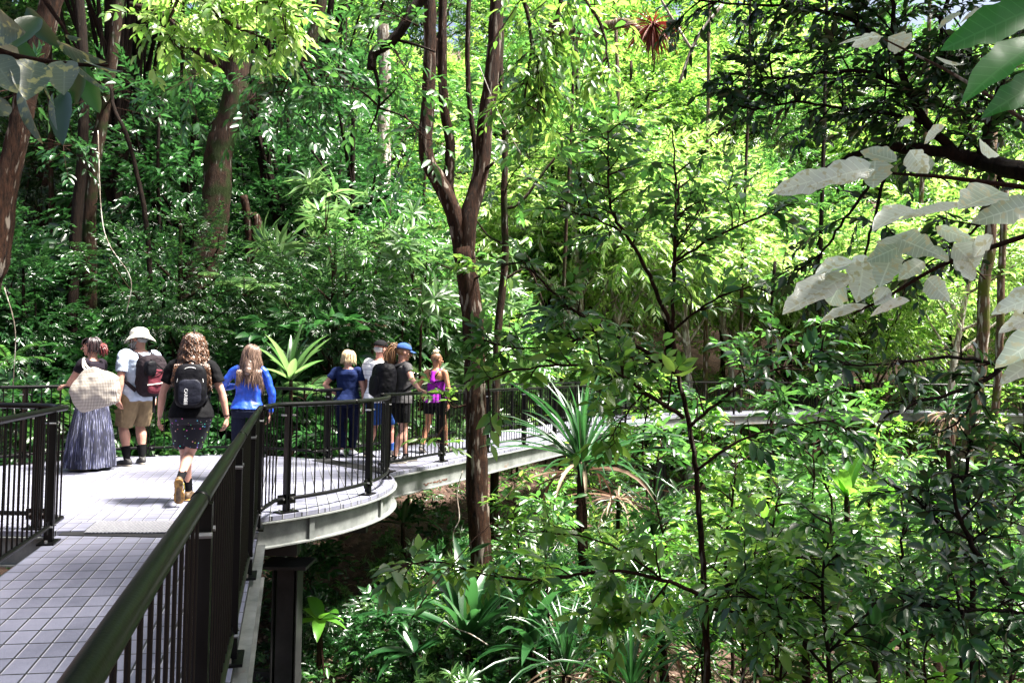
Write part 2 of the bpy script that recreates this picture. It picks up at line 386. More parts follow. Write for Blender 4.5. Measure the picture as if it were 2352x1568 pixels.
def ribbon_plant(name, parent_loc, n, L, W, mat, seed, el=(.5, 1.4), droop=.8, segs=7, stem_h=.1, stem_r=.03, fold=.25, dead=0, label='', cat='plant', group=None, twist=.3, stem_mat=None, prof='strap', az=None):
    rg = np.random.default_rng(seed)
    e = empty(name, parent_loc, 0, label, cat, group)
    def make(n, L, W, el, droop, mat, nm):
        V = []; F = []; base = 0; UV = []
        for i in range(n):
            a = i*2.4 + rg.uniform(-.3, .3) if az is None else rg.uniform(*az); e0 = rg.uniform(*el); l = L*rg.uniform(.7, 1.15); w_ = W*rg.uniform(.8, 1.15)
            p = np.array([0, 0, stem_h*rg.uniform(.6, 1.)]); hd = np.array([math.cos(a), math.sin(a), 0]); dp = droop*rg.uniform(.6, 1.3)
            tw = rg.normal(0, twist)
            for k in range(segs+1):
                t = k/segs; ang = e0 - dp*t**1.6*2
                d = hd*math.cos(ang) + np.array([0, 0, 1.])*math.sin(ang)
                nn = -hd*math.sin(ang) + np.array([0, 0, 1.])*math.cos(ang); sd_ = np.cross(d, nn)
                sd2 = sd_*math.cos(tw*t) + nn*math.sin(tw*t); n2 = np.cross(sd2, d)
                if prof == 'strap': wd = w_*min(1, .35 + t*3)*(1 - t**3)**.8
                else: wd = w_*(math.sin(math.pi*min(1, t**.75*.98+.02))**.8)
                wd = max(wd, .002)
                V += [p + sd2*wd/2 + n2*wd*fold, p, p - sd2*wd/2 + n2*wd*fold]; UV += [(t, 1), (t, 0), (t, -1)]
                p = p + d*l/segs
            for k in range(segs):
                b = base + k*3
                F += [(b, b+1, b+4, b+3), (b+1, b+2, b+5, b+4)]
            base += (segs+1)*3
        me = tri_mesh(nm, V, F, True, UV); me.materials.append(mat); kid(e, link(nm, me, e))
    make(n, L, W, el, droop, mat, 'leaves')
    if dead: make(dead, L*.8, W*.9, (-.9, .3), .7, LG['dead'], 'dead_leaves')
    if stem_h > .05:
        mb = MB(); mb.tube([(0, 0, -.4), (0, 0, stem_h*.5), (0, 0, stem_h)], [stem_r, stem_r, stem_r*.8], 7, rough=.1); kid(e, mb.build('stem', stem_mat or BK['brown'], e, True))
    return e

def frond_mesh(L=1.4, nleaf=26, ll=.28, lw=.022, arch=.5, seed=0, name='frond'):
    """one pinnate frond along +X arching up then down"""
    rg = np.random.default_rng(seed); f = Fol(); mb = MB()
    ts = np.linspace(0, 1, 12); ang = .9 - 1.7*arch*ts*1.6
    P = [np.zeros(3)]
    for k in range(11): P.append(P[-1] + np.array([math.cos(ang[k]), 0, math.sin(ang[k])])*L/11)
    P = np.array(P); mb.tube(P, np.linspace(.009, .002, 12), 4, cap=False)
    for i in range(nleaf):
        t = .18 + .8*i/nleaf; x = t*11; k = int(x); q = P[k] + (P[min(k+1, 11)]-P[k])*(x-k); d = norm(P[min(k+1, 11)]-P[k])
        l = ll*math.sin(math.pi*min(1, .15+t*.82))**.7
        for sgn in (-1, 1):
            f.leaves([q], d*.55 + np.array([0, sgn*.8, 0]) + np.array([0, 0, rg.uniform(-.05, .15)]), np.array([-d[2], 0, d[0]]) + rg.normal(0, .1, 3), l, lw*rg.uniform(.8, 1.1), .35)
    return f, mb
def palm(name, loc, nf, L, seed, mat, label, cat='palm', group=None, ll=.28, lw=.022, nleaf=26, trunk_h=.15, el_tilt=(-.4, .5), az=None, rz=0):
    rg = np.random.default_rng(seed); e = empty(name, loc, rz, label, cat, group)
    f, mb = frond_mesh(L, nleaf, ll, lw, .5, seed)
    lm = f.mesh('frond', T3, True)
    V0 = np.zeros(len(lm.vertices)*3); lm.vertices.foreach_get('co', V0)
    fr = lm; fr.materials.append(mat)
    sm = mb.mesh('rachis', True); sm.materials.append(BK['twig'])
    for i in range(nf):
        a = i*2.4 + rg.uniform(-.3, .3) if az is None else rg.uniform(*az)
        m = Matrix.Translation((0, 0, trunk_h)) @ Matrix.Rotation(a, 4, 'Z') @ Matrix.Rotation(rg.uniform(*el_tilt), 4, 'Y') @ Matrix.Scale(rg.uniform(.75, 1.15), 4)
        o = link('frond', fr, e); o.matrix_local = m; kid(e, o)
        # the rachis travels with its frond as a second mesh in the same place
        o2 = link('frond_stem', sm, e); o2.matrix_local = m; kid(e, o2)
    if trunk_h > .3:
        t = MB(); t.tube([(0, 0, -1), (0, 0, trunk_h*.5), (0, 0, trunk_h)], [.05, .045, .04], 7, rough=.08); kid(e, t.build('trunk', BK['brown'], e, True))
    return e

def branchy(name, limbs, mat, bark, label, cat='tree', group=None, seed=0, sub=26, subl=.7, L=.13, ar=.4, nl=8, sl=.4, T=T3, ht=None, loc=None, up=.15, leafstart=.25, twr=.004, edge=0, per=3, extra=None, droop=.2):
    """tree / branch given as limb polylines (points in world space, radii); twigs and leaf sprays are grown on them.
    limbs: list of (points, r0, r1, leafy 0..1, nsub)"""
    rg = np.random.default_rng(seed)
    org = np.array(limbs[0][0][0], float) if loc is None else np.array(loc, float)
    e = empty(name, org, 0, label, cat, group)
    tr = MB(); f = Fol()
    for li, (pts, r0, r1, leafy, nsub) in enumerate(limbs):
        P = smooth_path([np.array(p, float) - org for p in pts], 6)
        P = P + np.concatenate([np.zeros((1, 3)), rg.normal(0, .004 + r0*.03, (len(P)-2, 3)), np.zeros((1, 3))]) if len(P) > 2 else P
        tr.tube(P, np.linspace(r0, r1, len(P)), 14 if r0 > .08 else (8 if r0 > .02 else 5), rough=.10 if r0 > .02 else 0, seed=seed+li, cap=True)
        if nsub == 0: continue
        for k in range(nsub):
            t = rg.uniform(1-leafy, 1) if leafy < 1 else rg.uniform(leafstart*.2, 1)
            i = min(int(t*(len(P)-1)), len(P)-2); a = P[i] + (P[i+1]-P[i])*rg.uniform(0, 1)
            ax = norm(P[i+1]-P[i]); rd = norm(rg.normal(0, 1, 3)*np.array([1, 1, .55])); d = norm(rd - ax*np.dot(rd, ax)*.8 + ax*.45 + np.array([0, 0, up]))
            l = subl*rg.uniform(.45, 1.2)*(1.1-.5*t)
            q = [a, a + d*l*.5 + rg.normal(0, .04, 3)*l, a + d*l + rg.normal(0, .06, 3)*l - np.array([0, 0, l*.12])]
            q = smooth_path(q, 3); f.tw.tube(q, np.linspace(min(r0*.5, twr*2.6), twr*.8, len(q)), 4, cap=False)
            js = rg.integers(1, len(q), per); c = q[js]; dd = norm(norm(q[js]-q[js-1])*.7 + rg.normal(0, .6, (per, 3))*np.array([1, 1, .5]))
            f.sprays(c, dd, nl, sl, L, ar, rg, droop=droop); f.twigs(c, dd, sl, twr, droop=droop)
    if extra: extra(f, org, rg)
    kid(e, tr.build('trunk' if cat == 'tree' else 'branch', bark, e, True))
    if f.tw.v: kid(e, f.tw.build('twigs', BK['twig'] if bark is not BK['dark'] else bark, e, False))
    me = f.mesh('crown' if cat == 'tree' else 'leaves', T, T is not T1, edge, uv=(T is T8)); me.materials.append(mat)
    kid(e, link(me.name, me, e))
    return e
# ------------------------------------------------------------------ boardwalk materials
WD = np.array([-.268, .9635])              # direction of the near walkway
def deckmat():
    m, nt, p, out = nmat('deck_grating')
    tc = N(nt, 'ShaderNodeTexCoord'); 
    def lin(nx, ny, per, ofs=0.):
        d = N(nt, 'ShaderNodeVectorMath', operation='DOT_PRODUCT'); nt.links.new(tc.outputs['Object'], d.inputs[0]); d.inputs[1].default_value = (nx/per, ny/per, 0)
        a = N(nt, 'ShaderNodeMath', operation='ADD'); nt.links.new(d.outputs['Value'], a.inputs[0]); a.inputs[1].default_value = 500+ofs
        f = N(nt, 'ShaderNodeMath', operation='FRACT'); nt.links.new(a.outputs[0], f.inputs[0])
        return a, f
    def band(f, lo, hi):
        g = N(nt, 'ShaderNodeMath', operation='GREATER_THAN'); nt.links.new(f.outputs[0], g.inputs[0]); g.inputs[1].default_value = lo
        l = N(nt, 'ShaderNodeMath', operation='LESS_THAN'); nt.links.new(f.outputs[0], l.inputs[0]); l.inputs[1].default_value = hi
        x = N(nt, 'ShaderNodeMath', operation='MULTIPLY'); nt.links.new(g.outputs[0], x.inputs[0]); nt.links.new(l.outputs[0], x.inputs[1]); return x
    au, fu = lin(WD[1], -WD[0], .112)                      # long joints
    ca, sa = math.cos(R(9)), math.sin(R(9))
    av, fv = lin(-sa, ca, .205)                            # cross joints
    dk1 = band(fu, .0, .085); hl1 = band(fu, .085, .13); dk2 = band(fv, .0, .058); li2 = band(fv, .03, .045)
    dk = N(nt, 'ShaderNodeMath', operation='MAXIMUM'); nt.links.new(dk1.outputs[0], dk.inputs[0]); nt.links.new(dk2.outputs[0], dk.inputs[1])
    fl1 = N(nt, 'ShaderNodeMath', operation='FLOOR'); nt.links.new(au.outputs[0], fl1.inputs[0]); fl2 = N(nt, 'ShaderNodeMath', operation='FLOOR'); nt.links.new(av.outputs[0], fl2.inputs[0])
    cx = N(nt, 'ShaderNodeCombineXYZ'); nt.links.new(fl1.outputs[0], cx.inputs[0]); nt.links.new(fl2.outputs[0], cx.inputs[1])
    wn = N(nt, 'ShaderNodeTexWhiteNoise'); nt.links.new(cx.outputs[0], wn.inputs[0])
    n = N(nt, 'ShaderNodeTexNoise'); n.inputs['Scale'].default_value = 2.2; n.inputs['Detail'].default_value = 8; n.inputs['Roughness'].default_value = .65; nt.links.new(tc.outputs['Object'], n.inputs['Vector'])
    nf = N(nt, 'ShaderNodeTexNoise'); nf.inputs['Scale'].default_value = 90; nf.inputs['Detail'].default_value = 3; nt.links.new(tc.outputs['Object'], nf.inputs['Vector'])
    a1 = N(nt, 'ShaderNodeMath', operation='MULTIPLY_ADD'); nt.links.new(wn.outputs[0], a1.inputs[0]); a1.inputs[1].default_value = .3; nt.links.new(n.outputs[0], a1.inputs[2])
    a2 = N(nt, 'ShaderNodeMath', operation='MULTIPLY_ADD'); nt.links.new(nf.outputs[0], a2.inputs[0]); a2.inputs[1].default_value = .25; nt.links.new(a1.outputs[0], a2.inputs[2])
    r = ramp(nt, [(.35, (.085, .087, .122)), (1.1, (.19, .192, .25))], a2.outputs[0]); r.color_ramp.elements[1].position = .98
    m1 = N(nt, 'ShaderNodeMix', data_type='RGBA'); nt.links.new(hl1.outputs[0], m1.inputs[0]); nt.links.new(r.outputs[0], m1.inputs[6]); m1.inputs[7].default_value = (.33, .33, .36, 1)  # pale strip beside each long joint paints an edge highlight
    m2 = N(nt, 'ShaderNodeMix', data_type='RGBA'); nt.links.new(dk.outputs[0], m2.inputs[0]); nt.links.new(m1.outputs[2], m2.inputs[6]); m2.inputs[7].default_value = (.008, .008, .010, 1)
    nt.links.new(m2.outputs[2], p.inputs['Base Color']); p.inputs['Roughness'].default_value = .55
    # fine ribs + joints as relief
    _, fr = lin(-sa, ca, .205/14)
    tri = N(nt, 'ShaderNodeMath', operation='PINGPONG'); nt.links.new(fr.outputs[0], tri.inputs[0]); tri.inputs[1].default_value = .5
    ms = N(nt, 'ShaderNodeMath', operation='MULTIPLY'); nt.links.new(tri.outputs[0], ms.inputs[0]); ms.inputs[1].default_value = .25
    sb = N(nt, 'ShaderNodeMath', operation='SUBTRACT'); nt.links.new(ms.outputs[0], sb.inputs[0]); nt.links.new(dk.outputs[0], sb.inputs[1])
    b = N(nt, 'ShaderNodeBump'); b.inputs['Strength'].default_value = .5; b.inputs['Distance'].default_value = .006; nt.links.new(sb.outputs[0], b.inputs['Height']); nt.links.new(b.outputs[0], p.inputs['Normal'])
    return m
DECK = deckmat()
def checkermat():
    m, nt, p, out = nmat('checker_plate'); tc = N(nt, 'ShaderNodeTexCoord')
    v = N(nt, 'ShaderNodeTexVoronoi'); v.inputs['Scale'].default_value = 34; nt.links.new(tc.outputs['Object'], v.inputs['Vector'])
    v.inputs['Randomness'].default_value = 0.15
    r = ramp(nt, [(.15, (.5, .5, .53)), (.45, (.13, .13, .15))], v.outputs['Distance']); nt.links.new(r.outputs[0], p.inputs['Base Color'])
    b = N(nt, 'ShaderNodeBump'); b.inputs['Strength'].default_value = .6; b.inputs['Distance'].default_value = .006; b.invert = True
    nt.links.new(v.outputs['Distance'], b.inputs['Height']); nt.links.new(b.outputs[0], p.inputs['Normal'])
    p.inputs['Metallic'].default_value = .3; p.inputs['Roughness'].default_value = .45
    return m
CHECK = checkermat()
def steelmat(name, c0, c1, rust):
    m, nt, p, out = nmat(name); tc = N(nt, 'ShaderNodeTexCoord')
    n = N(nt, 'ShaderNodeTexNoise'); n.inputs['Scale'].default_value = 3; n.inputs['Detail'].default_value = 9; n.inputs['Roughness'].default_value = .7; nt.links.new(tc.outputs['Object'], n.inputs['Vector'])
    r = ramp(nt, [(.3, c0), (.7, c1)], n.outputs[0])
    n2 = N(nt, 'ShaderNodeTexNoise'); n2.inputs['Scale'].default_value = 1.1; n2.inputs['Detail'].default_value = 10; n2.inputs['Roughness'].default_value = .75; nt.links.new(tc.outputs['Object'], n2.inputs['Vector'])
    r2 = ramp(nt, [(.6, (0, 0, 0)), (.68, (1, 1, 1))], n2.outputs[0])
    mm = N(nt, 'ShaderNodeMath', operation='MULTIPLY'); nt.links.new(r2.outputs[0], mm.inputs[0]); mm.inputs[1].default_value = rust
    mix = N(nt, 'ShaderNodeMix', data_type='RGBA'); nt.links.new(mm.outputs[0], mix.inputs[0]); nt.links.new(r.outputs[0], mix.inputs[6]); mix.inputs[7].default_value = (.16, .075, .03, 1)
    nt.links.new(mix.outputs[2], p.inputs['Base Color']); p.inputs['Roughness'].default_value = .6; p.inputs['Metallic'].default_value = .1; p.inputs['Specular IOR Level'].default_value = .25
    return m
STEEL = steelmat('galvanised_steel', (.08, .088, .085), (.25, .26, .25), .8)
DARKSTEEL = steelmat('dark_steel', (.010, .010, .011), (.028, .028, .03), .3)
BLACK = plain('black_paint', (.0028, .0028, .003), rough=.36, spec=.17, var=.3, scale=6, bump=.03, bscale=120)
BOLT = plain('bolt_metal', (.3, .3, .3), rough=.35, metal=.8, bump=0)
RUST = plain('rust_stain', (.09, .03, .015), rough=.9, var=.4, scale=30)

# ------------------------------------------------------------------ boardwalk geometry
PC, PR = np.array([-4.15, 9.35]), 2.78
XR0, XL0, TAN = -.228, -1.84, .278        # near walkway edges: X = X0 - TAN*Y
def nearR(y): return (XR0 - TAN*y, y)
def nearL(y): return (XL0 - TAN*y, y)
W2R = np.array(onz(890, 1088, 0))[:2]; W2E = np.array(onz(1530, 958, 0))[:2]
W2d = norm(W2E - W2R); W2n = np.array([-W2d[1], W2d[0]]); W2w = 1.75
T_START, T_END = 6.45, 7.0

def circ(a, r=PR): return (PC[0] + r*math.cos(a), PC[1] + r*math.sin(a))
def ang_of(p): return math.atan2(p[1]-PC[1], p[0]-PC[0])
# junction angles on the platform circle
def on_circle(f):
    best = None
    for y in np.arange(5.5, 9, .005):
        q = np.array(f(y))
        if abs(np.linalg.norm(q-PC) - PR) < .01: return q
    return np.array(f(7.0))
JR, JL = on_circle(nearR), on_circle(nearL)
aR, aL = ang_of(JR), ang_of(JL)            # both about -pi/2 +/-
def hit(o, d):
    o = np.array(o) - PC; b = np.dot(o, d); c = np.dot(o, o) - PR**2
    return np.array(o) + d*(-b + math.sqrt(max(b*b-c, 0))) + PC
K2R = hit(W2R - W2d*2, W2d); K2L = hit(W2R + W2n*W2w - W2d*2, W2d)
a2R, a2L = ang_of(K2R), ang_of(K2L)

def slab(pts, z1, z0):
    n = len(pts); V = [(x, y, z1) for x, y in pts] + [(x, y, z0) for x, y in pts]
    return V, [tuple(range(n)), tuple(range(2*n-1, n-1, -1))] + [(i, i+n, (i+1) % n + n, (i+1) % n) for i in range(n)]
def ibeam(mb, P, z1, h=.26, fw=.12, ft=.012, side=0):
    """I-beam swept along plan polyline P with its top at z1"""
    P = np.array(P, float); T = norm(np.gradient(P, axis=0)); Nn = np.stack([-T[:, 1], T[:, 0]], 1)
    sec = [(-fw/2, 0), (fw/2, 0), (fw/2, -ft), (ft/2, -ft), (ft/2, -h+ft), (fw/2, -h+ft), (fw/2, -h), (-fw/2, -h), (-fw/2, -h+ft), (-ft/2, -h+ft), (-ft/2, -ft), (-fw/2, -ft)]
    k = len(sec); V = [(p[0]+n_[0]*s, p[1]+n_[1]*s, z1+z) for p, n_ in zip(P, Nn) for s, z in sec]
    F = [(i*k+j, (i+1)*k+j, (i+1)*k+(j+1) % k, i*k+(j+1) % k) for i in range(len(P)-1) for j in range(k)]
    F += [tuple(range(k)), tuple((len(P)-1)*k + j for j in range(k))[::-1]]
    mb.add(V, F)

# viewing platform
pl = empty('viewing_platform', (PC[0], PC[1], 0), 0, 'round steel viewing platform with pale grating deck where the walkways meet', 'platform')
def local(mb, o):    # shift world geometry into the frame of parent o
    for v in mb.v: v -= np.array(o.location)
    return mb
mb = MB(); mb.add(*slab([circ(a) for a in np.linspace(0, 2*math.pi, 97)[:-1]], 0, -.04)); d = local(mb, pl).build('deck', DECK, pl)
mb = MB(); ibeam(mb, [circ(a, PR-.03) for a in np.linspace(aL, aR + 2*math.pi, 5)][:0] or [circ(a, PR-.035) for a in np.linspace(aR, aR + 2*math.pi, 97)], -.045, .24, .13); local(mb, pl).build('edge_beam', STEEL, pl)
for a in np.linspace(aR+.2, a2R-.1, 3):
    mb = MB(); q = circ(a, PR-.004); mb.box((q[0], q[1], -.17), (.012, .06, .22), a); local(mb, pl).build('beam_stiffener', STEEL, pl)
mb = MB()
for k in (-1.6, -.5, .6, 1.6):
    hw = math.sqrt(PR**2 - k*k) - .15; mb.box((PC[0], PC[1]+k, -.36), (2*hw, .12, .15))
mb.box((PC[0]+.85, PC[1], -.5), (.16, 4.9, .13)); mb.box((PC[0]-.85, PC[1], -.5), (.16, 4.9, .13))
local(mb, pl).build('cross_beams', DARKSTEEL, pl)

def walkway(name, right, left, label, near=False, beams=True, extra=None):
    o = empty(name, (right[0][0], right[0][1], 0), 0, label, 'walkway')
    mb = MB(); mb.add(*slab(list(right) + list(left)[::-1], -.002 if not near else 0, -.04)); local(mb, o).build('deck', DECK, o)
    for s in (right, left):
        mb = MB(); s = np.array(s, float); mid = (np.array(right).mean(0) + np.array(left).mean(0))/2
        c = np.array([(p + norm(mid - p)*.0) for p in s]); ibeam(mb, c, -.045, .27, .13); local(mb, o).build('edge_beam', STEEL, o)
    return o
ww = walkway('elevated_walkway', [nearR(y) for y in (-2.2, 0, 2, 4, T_START-.02)], [nearL(y) for y in (-2.2, 0, 2, 4, T_START-.02)], 'straight near walkway with grey grating tiles leading to the round platform', True)
# step plate between walkway and platform
mb = MB(); mb.add(*slab([nearR(T_START+.05), nearR(7.6), nearL(7.2), nearL(T_START+.05)], -.008, -.05))
local(mb, ww).build('landing_plate', DARKSTEEL, ww)
def Lp(t, y): a, b = np.array(nearL(y)), np.array(nearR(y + .16)); return tuple(a + (b-a)*t)
mb = MB(); mb.add(*slab([Lp(.12, T_START+.08), Lp(1., T_START+.08), Lp(1., T_END), Lp(.12, T_END)], .006, -.004)); local(mb, ww).build('threshold_plate', CHECK, ww)
mb = MB(); mb.add(*slab([Lp(.0, T_END), Lp(1., T_END), Lp(1., T_END+.75), Lp(.0, T_END+.6)], .001, -.04)); local(mb, ww).build('deck_infill', DECK, ww)
mb = MB()
for s, f in ((.055, nearR),):
    P = [(f(y)[0]+s, f(y)[1]) for y in (-2, 1, 3.3)]; ibeam(mb, P, -.05, .02, .05, .006)
local(mb, ww).build('cable_tray', STEEL, ww)
w2s = np.linspace(0, np.linalg.norm(W2E - W2R), 9)
r2 = [tuple(K2R - W2d*.5)] + [tuple(W2R + W2d*s) for s in w2s[1:]]; l2 = [tuple(K2L - W2d*.3)] + [tuple(W2R + W2n*W2w + W2d*s) for s in w2s[1:]]
w2 = walkway('elevated_walkway', r2, l2, 'walkway leaving the round platform behind the reddish forked tree')
mb = MB()
c = (K2R + W2n*.1); 
mb.add(*slab([tuple(K2R - W2d*.05 + W2n*.05), tuple(K2R + W2d*.25 + W2n*.05), tuple(K2L + W2d*.12 - W2n*.05), tuple(K2L - W2d*.2 - W2n*.05)], .008, -.004)); local(mb, w2).build('threshold_plate', DARKSTEEL, w2)
# rust stain plate spots on the beam
mb = MB(); rg = np.random.default_rng(3); n3 = np.array([W2n[0], W2n[1], 0])
for k in range(26):
    s = rg.uniform(.9, 1.55); q = W2R + W2d*s - W2n*.0085; mb.box((q[0], q[1], -.27 + rg.uniform(0, .035)), (rg.uniform(.015, .07), .003, rg.uniform(.004, .02)), math.atan2(W2d[1], W2d[0]))
local(mb, w2).build('rust_patch', RUST, w2)
# far walkways
n2 = np.array(onz(1560, 955))[:2]; n3_ = np.array(onz(1950, 945))[:2]; f1 = np.array(onz(2045, 945))[:2]; f2 = np.array(onz(2352, 952))[:2]
FR = [tuple(W2E), tuple(n2), tuple(n3_), tuple(f1), tuple(f2), tuple(f2 + (f2-f1)*1.0)]
FL = [(x - .1, y + 1.7) for x, y in FR]; FL[0] = tuple(W2E + W2n*W2w + np.array([.0, .0]))
w3 = walkway('elevated_walkway', FR, FL, 'far walkway crossing behind the mossy trunk on the right')

# support legs
def column(loc, h, label, w=.16):
    o = empty('support_column', (loc[0], loc[1], 0), 0, label, 'column', None)
    mb = MB(); mb.box((0, 0, -.57-h/2), (w*.9, w*.9, h)); mb.build('post', DARKSTEEL, o)
    mb = MB(); mb.box((w*.62, 0, -.57-h/2), (.012, w*1.2, h)); mb.box((-w*.62, 0, -.57-h/2), (.012, w*1.2, h)); mb.build('flange', DARKSTEEL, o)
    mb = MB(); mb.box((0, 0, -.58), (w*2.4, w*2.2, .03)); mb.build('cap_plate', DARKSTEEL, o)
    return o
c1 = at(662, 1300, 8.0)
column((c1.x, 8.0), 3.0, 'dark steel column standing under the front right of the round platform', .19)
column((PC[0]-.2, PC[1]+.6), 2.6, 'dark steel column in the shade below the middle of the platform')
br = MB(); q = at(560, 1548, 8.1); q2 = at(690, 1552, 8.1); br.bar(q, q2, .09, .1); o = br.build('brace_beam', DARKSTEEL); tag(o, 'horizontal dark steel brace joined to the column foot under the platform', 'beam')
q = at(720, 1290, 9.6)
m3 = at(1500, 1050, 20.5); column((m3.x+.2, 20.7), 2.6, 'rusty brown column under the far end of the walkway behind the young tree', .2)

# ------------------------------------------------------------------ railings
bal_me = {}
def railing(label, P, h=1.02, spacing=.11, post_every=14, closed_ends=(True, True), start_off=.05, h2=None, simple=False, tube_r=.0245, rail_z=.13, bend=0, bal_r=.0075):
    P = np.array(P, float); seg = np.linalg.norm(np.diff(P, axis=0), axis=1); s = np.concatenate([[0], np.cumsum(seg)]); Ltot = s[-1]
    def pt(x):
        x = min(max(x, 0), Ltot-1e-6); i = int(np.searchsorted(s, x, side='right')-1); i = min(i, len(P)-2)
        t = (x-s[i])/max(seg[i], 1e-9); q = P[i]+(P[i+1]-P[i])*t; d = (P[i+1]-P[i])/max(seg[i], 1e-9); return q, d
    n = max(2, int(Ltot/.12)); xs = np.linspace(0, Ltot, n)
    ln = np.array([pt(x)[0] for x in xs]); org = ln[0]
    o = empty('railing', (org[0], org[1], 0), 0, label, 'railing', None)
    L3 = lambda z: np.column_stack([ln - org, np.full(len(ln), z)])
    mb = MB(); mb.tube(L3(h), tube_r, 12 if not simple else 6)
    if not simple:
        for x in np.arange(1.6, Ltot-.4, 2.05):        # joint sleeves
            q, d = pt(x); a = np.array([*(q-d*.03-org), h]); b = np.array([*(q+d*.03-org), h]); mb.tube([a, b], tube_r+.0025, 12)
    mb.build('handrail', BLACK, o, True)
    mb = MB(); mb.tube(L3(rail_z), tube_r*.8, 10 if not simple else 5); mb.build('bottom_rail', BLACK, o, True)
    nb = int(Ltot/spacing)
    if simple:
        mb = MB()
        for k in range(nb):
            q, d = pt(spacing*(k+.5)); mb.tube([(*(q-org), rail_z), (*(q-org), h)], .009, 4, cap=False)
        b = mb.build('baluster', BLACK, o); b['kind'] = 'stuff'
    else:
        me = MB(); me.tube([(0, 0, rail_z), (0, 0, h-.01)], bal_r, 8, cap=False); me = me.mesh('baluster', True); me.materials.append(BLACK)
        for k in range(nb):
            x = spacing*(k+.5); q, d = pt(x)
            if any(abs(x-px) < .05 for px in np.arange(start_off+.3, Ltot, spacing*post_every)): continue
            b = link('baluster', me, o); b.location = (*(q-org), 0)
    px = start_off + .3
    while px < Ltot:
        q, d = pt(px); a = math.atan2(d[1], d[0]); q = q-org
        mb = MB()
        if simple: mb.box((q[0], q[1], h/2), (.05, .05, h), a)
        else:
            nn = np.array([-d[1], d[0]])
            for s_ in (-1, 1): mb.box((q[0]+d[0]*.016*s_, q[1]+d[1]*.016*s_, h/2-.0), (.014, .062, h-.03), a)
            mb.box((q[0], q[1], .008), (.2, .12, .014), a)
            for s_ in (-1, 1):
                mb.box((q[0]+d[0]*.06*s_, q[1]+d[1]*.06*s_, rail_z-.005), (.07, .02, .09), a)
        p_ = mb.build('post', BLACK, o)
        if not simple:
            for s_ in (-1, 1):
                for zz in (h-.1, rail_z):
                    c = np.array([q[0]+d[0]*.05*s_, q[1]+d[1]*.05*s_, zz]); nn3 = np.array([-d[1], d[0], 0])*.036; bm_ = MB(); bm_.tube([c-nn3, c+nn3], .009, 6); bm_.build('bolt', BOLT, p_)
                c = np.array([q[0]+d[0]*.075*s_, q[1]+d[1]*.075*s_, .0]); bm_ = MB(); bm_.tube([c, c+np.array([0, 0, .035])], .011, 6); bm_.build('bolt', BOLT, p_)
        px += spacing*post_every
    return o
def arc(a0, a1, r=PR-.09, n=40): return [circ(a, r) for a in np.linspace(a0, a1, n)]
def inset(f, y, s): x, yy = f(y); return (x+s, yy)
rr_ = railing('long black railing at the camera, its handrail running from lower middle to the platform', [inset(nearR, y, -.02) for y in np.linspace(-1.2, JR[1]-.35, 12)], 1.02, .11, 14, start_off=.3, bal_r=.0055)
rl_ = railing('black railing along the left edge of the near walkway', [inset(nearL, y, .02) for y in np.linspace(JL[1]-.1, -1.2, 12)], 1.02, .105, 14)
e1 = np.array(nearR(JR[1]-.33)); 
railing('short curved black railing on the front right rim of the platform', [tuple(e1)] + arc(aR+.07, a2R-.03), 1.02, .115, 11, start_off=.35)
railing('curved black railing on the front left rim of the platform', [nearL(JL[1]-.12)] + arc(aL-.06, aL-1.5, n=30), 1.02, .115, 12)
railing('long curved black railing round the back of the platform behind the visitors', arc(aL-1.5+2*math.pi-.02, a2L+.02, n=60), 1.03, .125, 13)
s_ = np.linspace(0, np.linalg.norm(W2E-W2R)-.3, 14)
s_near = np.linspace(-.12, 8.5, 10)
railing('black railing on the near side of the walkway beyond the platform', [tuple(K2R + W2n*.08 + W2d*s) for s in s_near], 1.02, .105, 14, start_off=-.15)
railing('black railing on the far side of the walkway beyond the platform', [tuple(K2L - W2n*.08 + W2d*s) for s in s_near-.1], 1.02, .115, 14)
o = railing('far stretch of black railing on the near side, seen through the young tree', [tuple(K2R + W2n*.08 + W2d*s) for s in (8.55, 10.5, 12.2)], 1.02, .11, 16, simple=True)
o = railing('far stretch of black railing on the far side of the second walkway', [tuple(K2L - W2n*.08 + W2d*s) for s in (8.45, 10.2, 11.3)], 1.02, .11, 16, simple=True)
inset3 = lambda L_, s: [(x, y+s) for x, y in L_]
railing('distant black railing along the back edge of the far walkway', inset3(FL[1:], -.08), 1.02, .115, 18, simple=True)
railing('distant black railing along the front edge of the far walkway', inset3(FR[1:], .08), 1.02, .115, 18, simple=True)

# ------------------------------------------------------------------ ground
def sstep(a, b, x):
    t = np.clip((x-a)/(b-a), 0, 1); return t*t*(3-2*t)
def ghgt(x, y):
    x = np.asarray(x, float); y = np.asarray(y, float)
    z = -2.75 + .12*np.sin(x*.7)*np.cos(y*.55) + .07*np.sin(x*1.9+y*1.3)
    left = sstep(2.0, -5.0, x + (y-12)*-.25) * sstep(10.5, 14.5, y + .25*np.minimum(x+4, 0)*-1)
    z = z + left*1.75 + .55*sstep(5, 1, x)*sstep(14.5, 11, y)*sstep(-9, -6, x)
    z = z + sstep(-8, -16, x)*2.2
    z = z + np.maximum(0, y-31)*(.36 + .06*sstep(2, -10, x))*sstep(29, 38, y) + np.maximum(0, y-16)*.05*sstep(3, -8, x)
    z = z + sstep(9, 22, x)*np.clip((y-4)*.02, 0, 1)
    return z
gx = np.concatenate([np.linspace(-160, -32, 14)[:-1], np.linspace(-32, 36, 171), np.linspace(36, 170, 14)[1:]])
gy = np.concatenate([np.linspace(-60, -6, 8)[:-1], np.linspace(-6, 60, 165), np.linspace(60, 200, 14)[1:]])
X, Y = np.meshgrid(gx, gy); Z = ghgt(X, Y)
V = np.stack([X, Y, Z], -1).reshape(-1, 3); nx, ny = len(gx), len(gy)
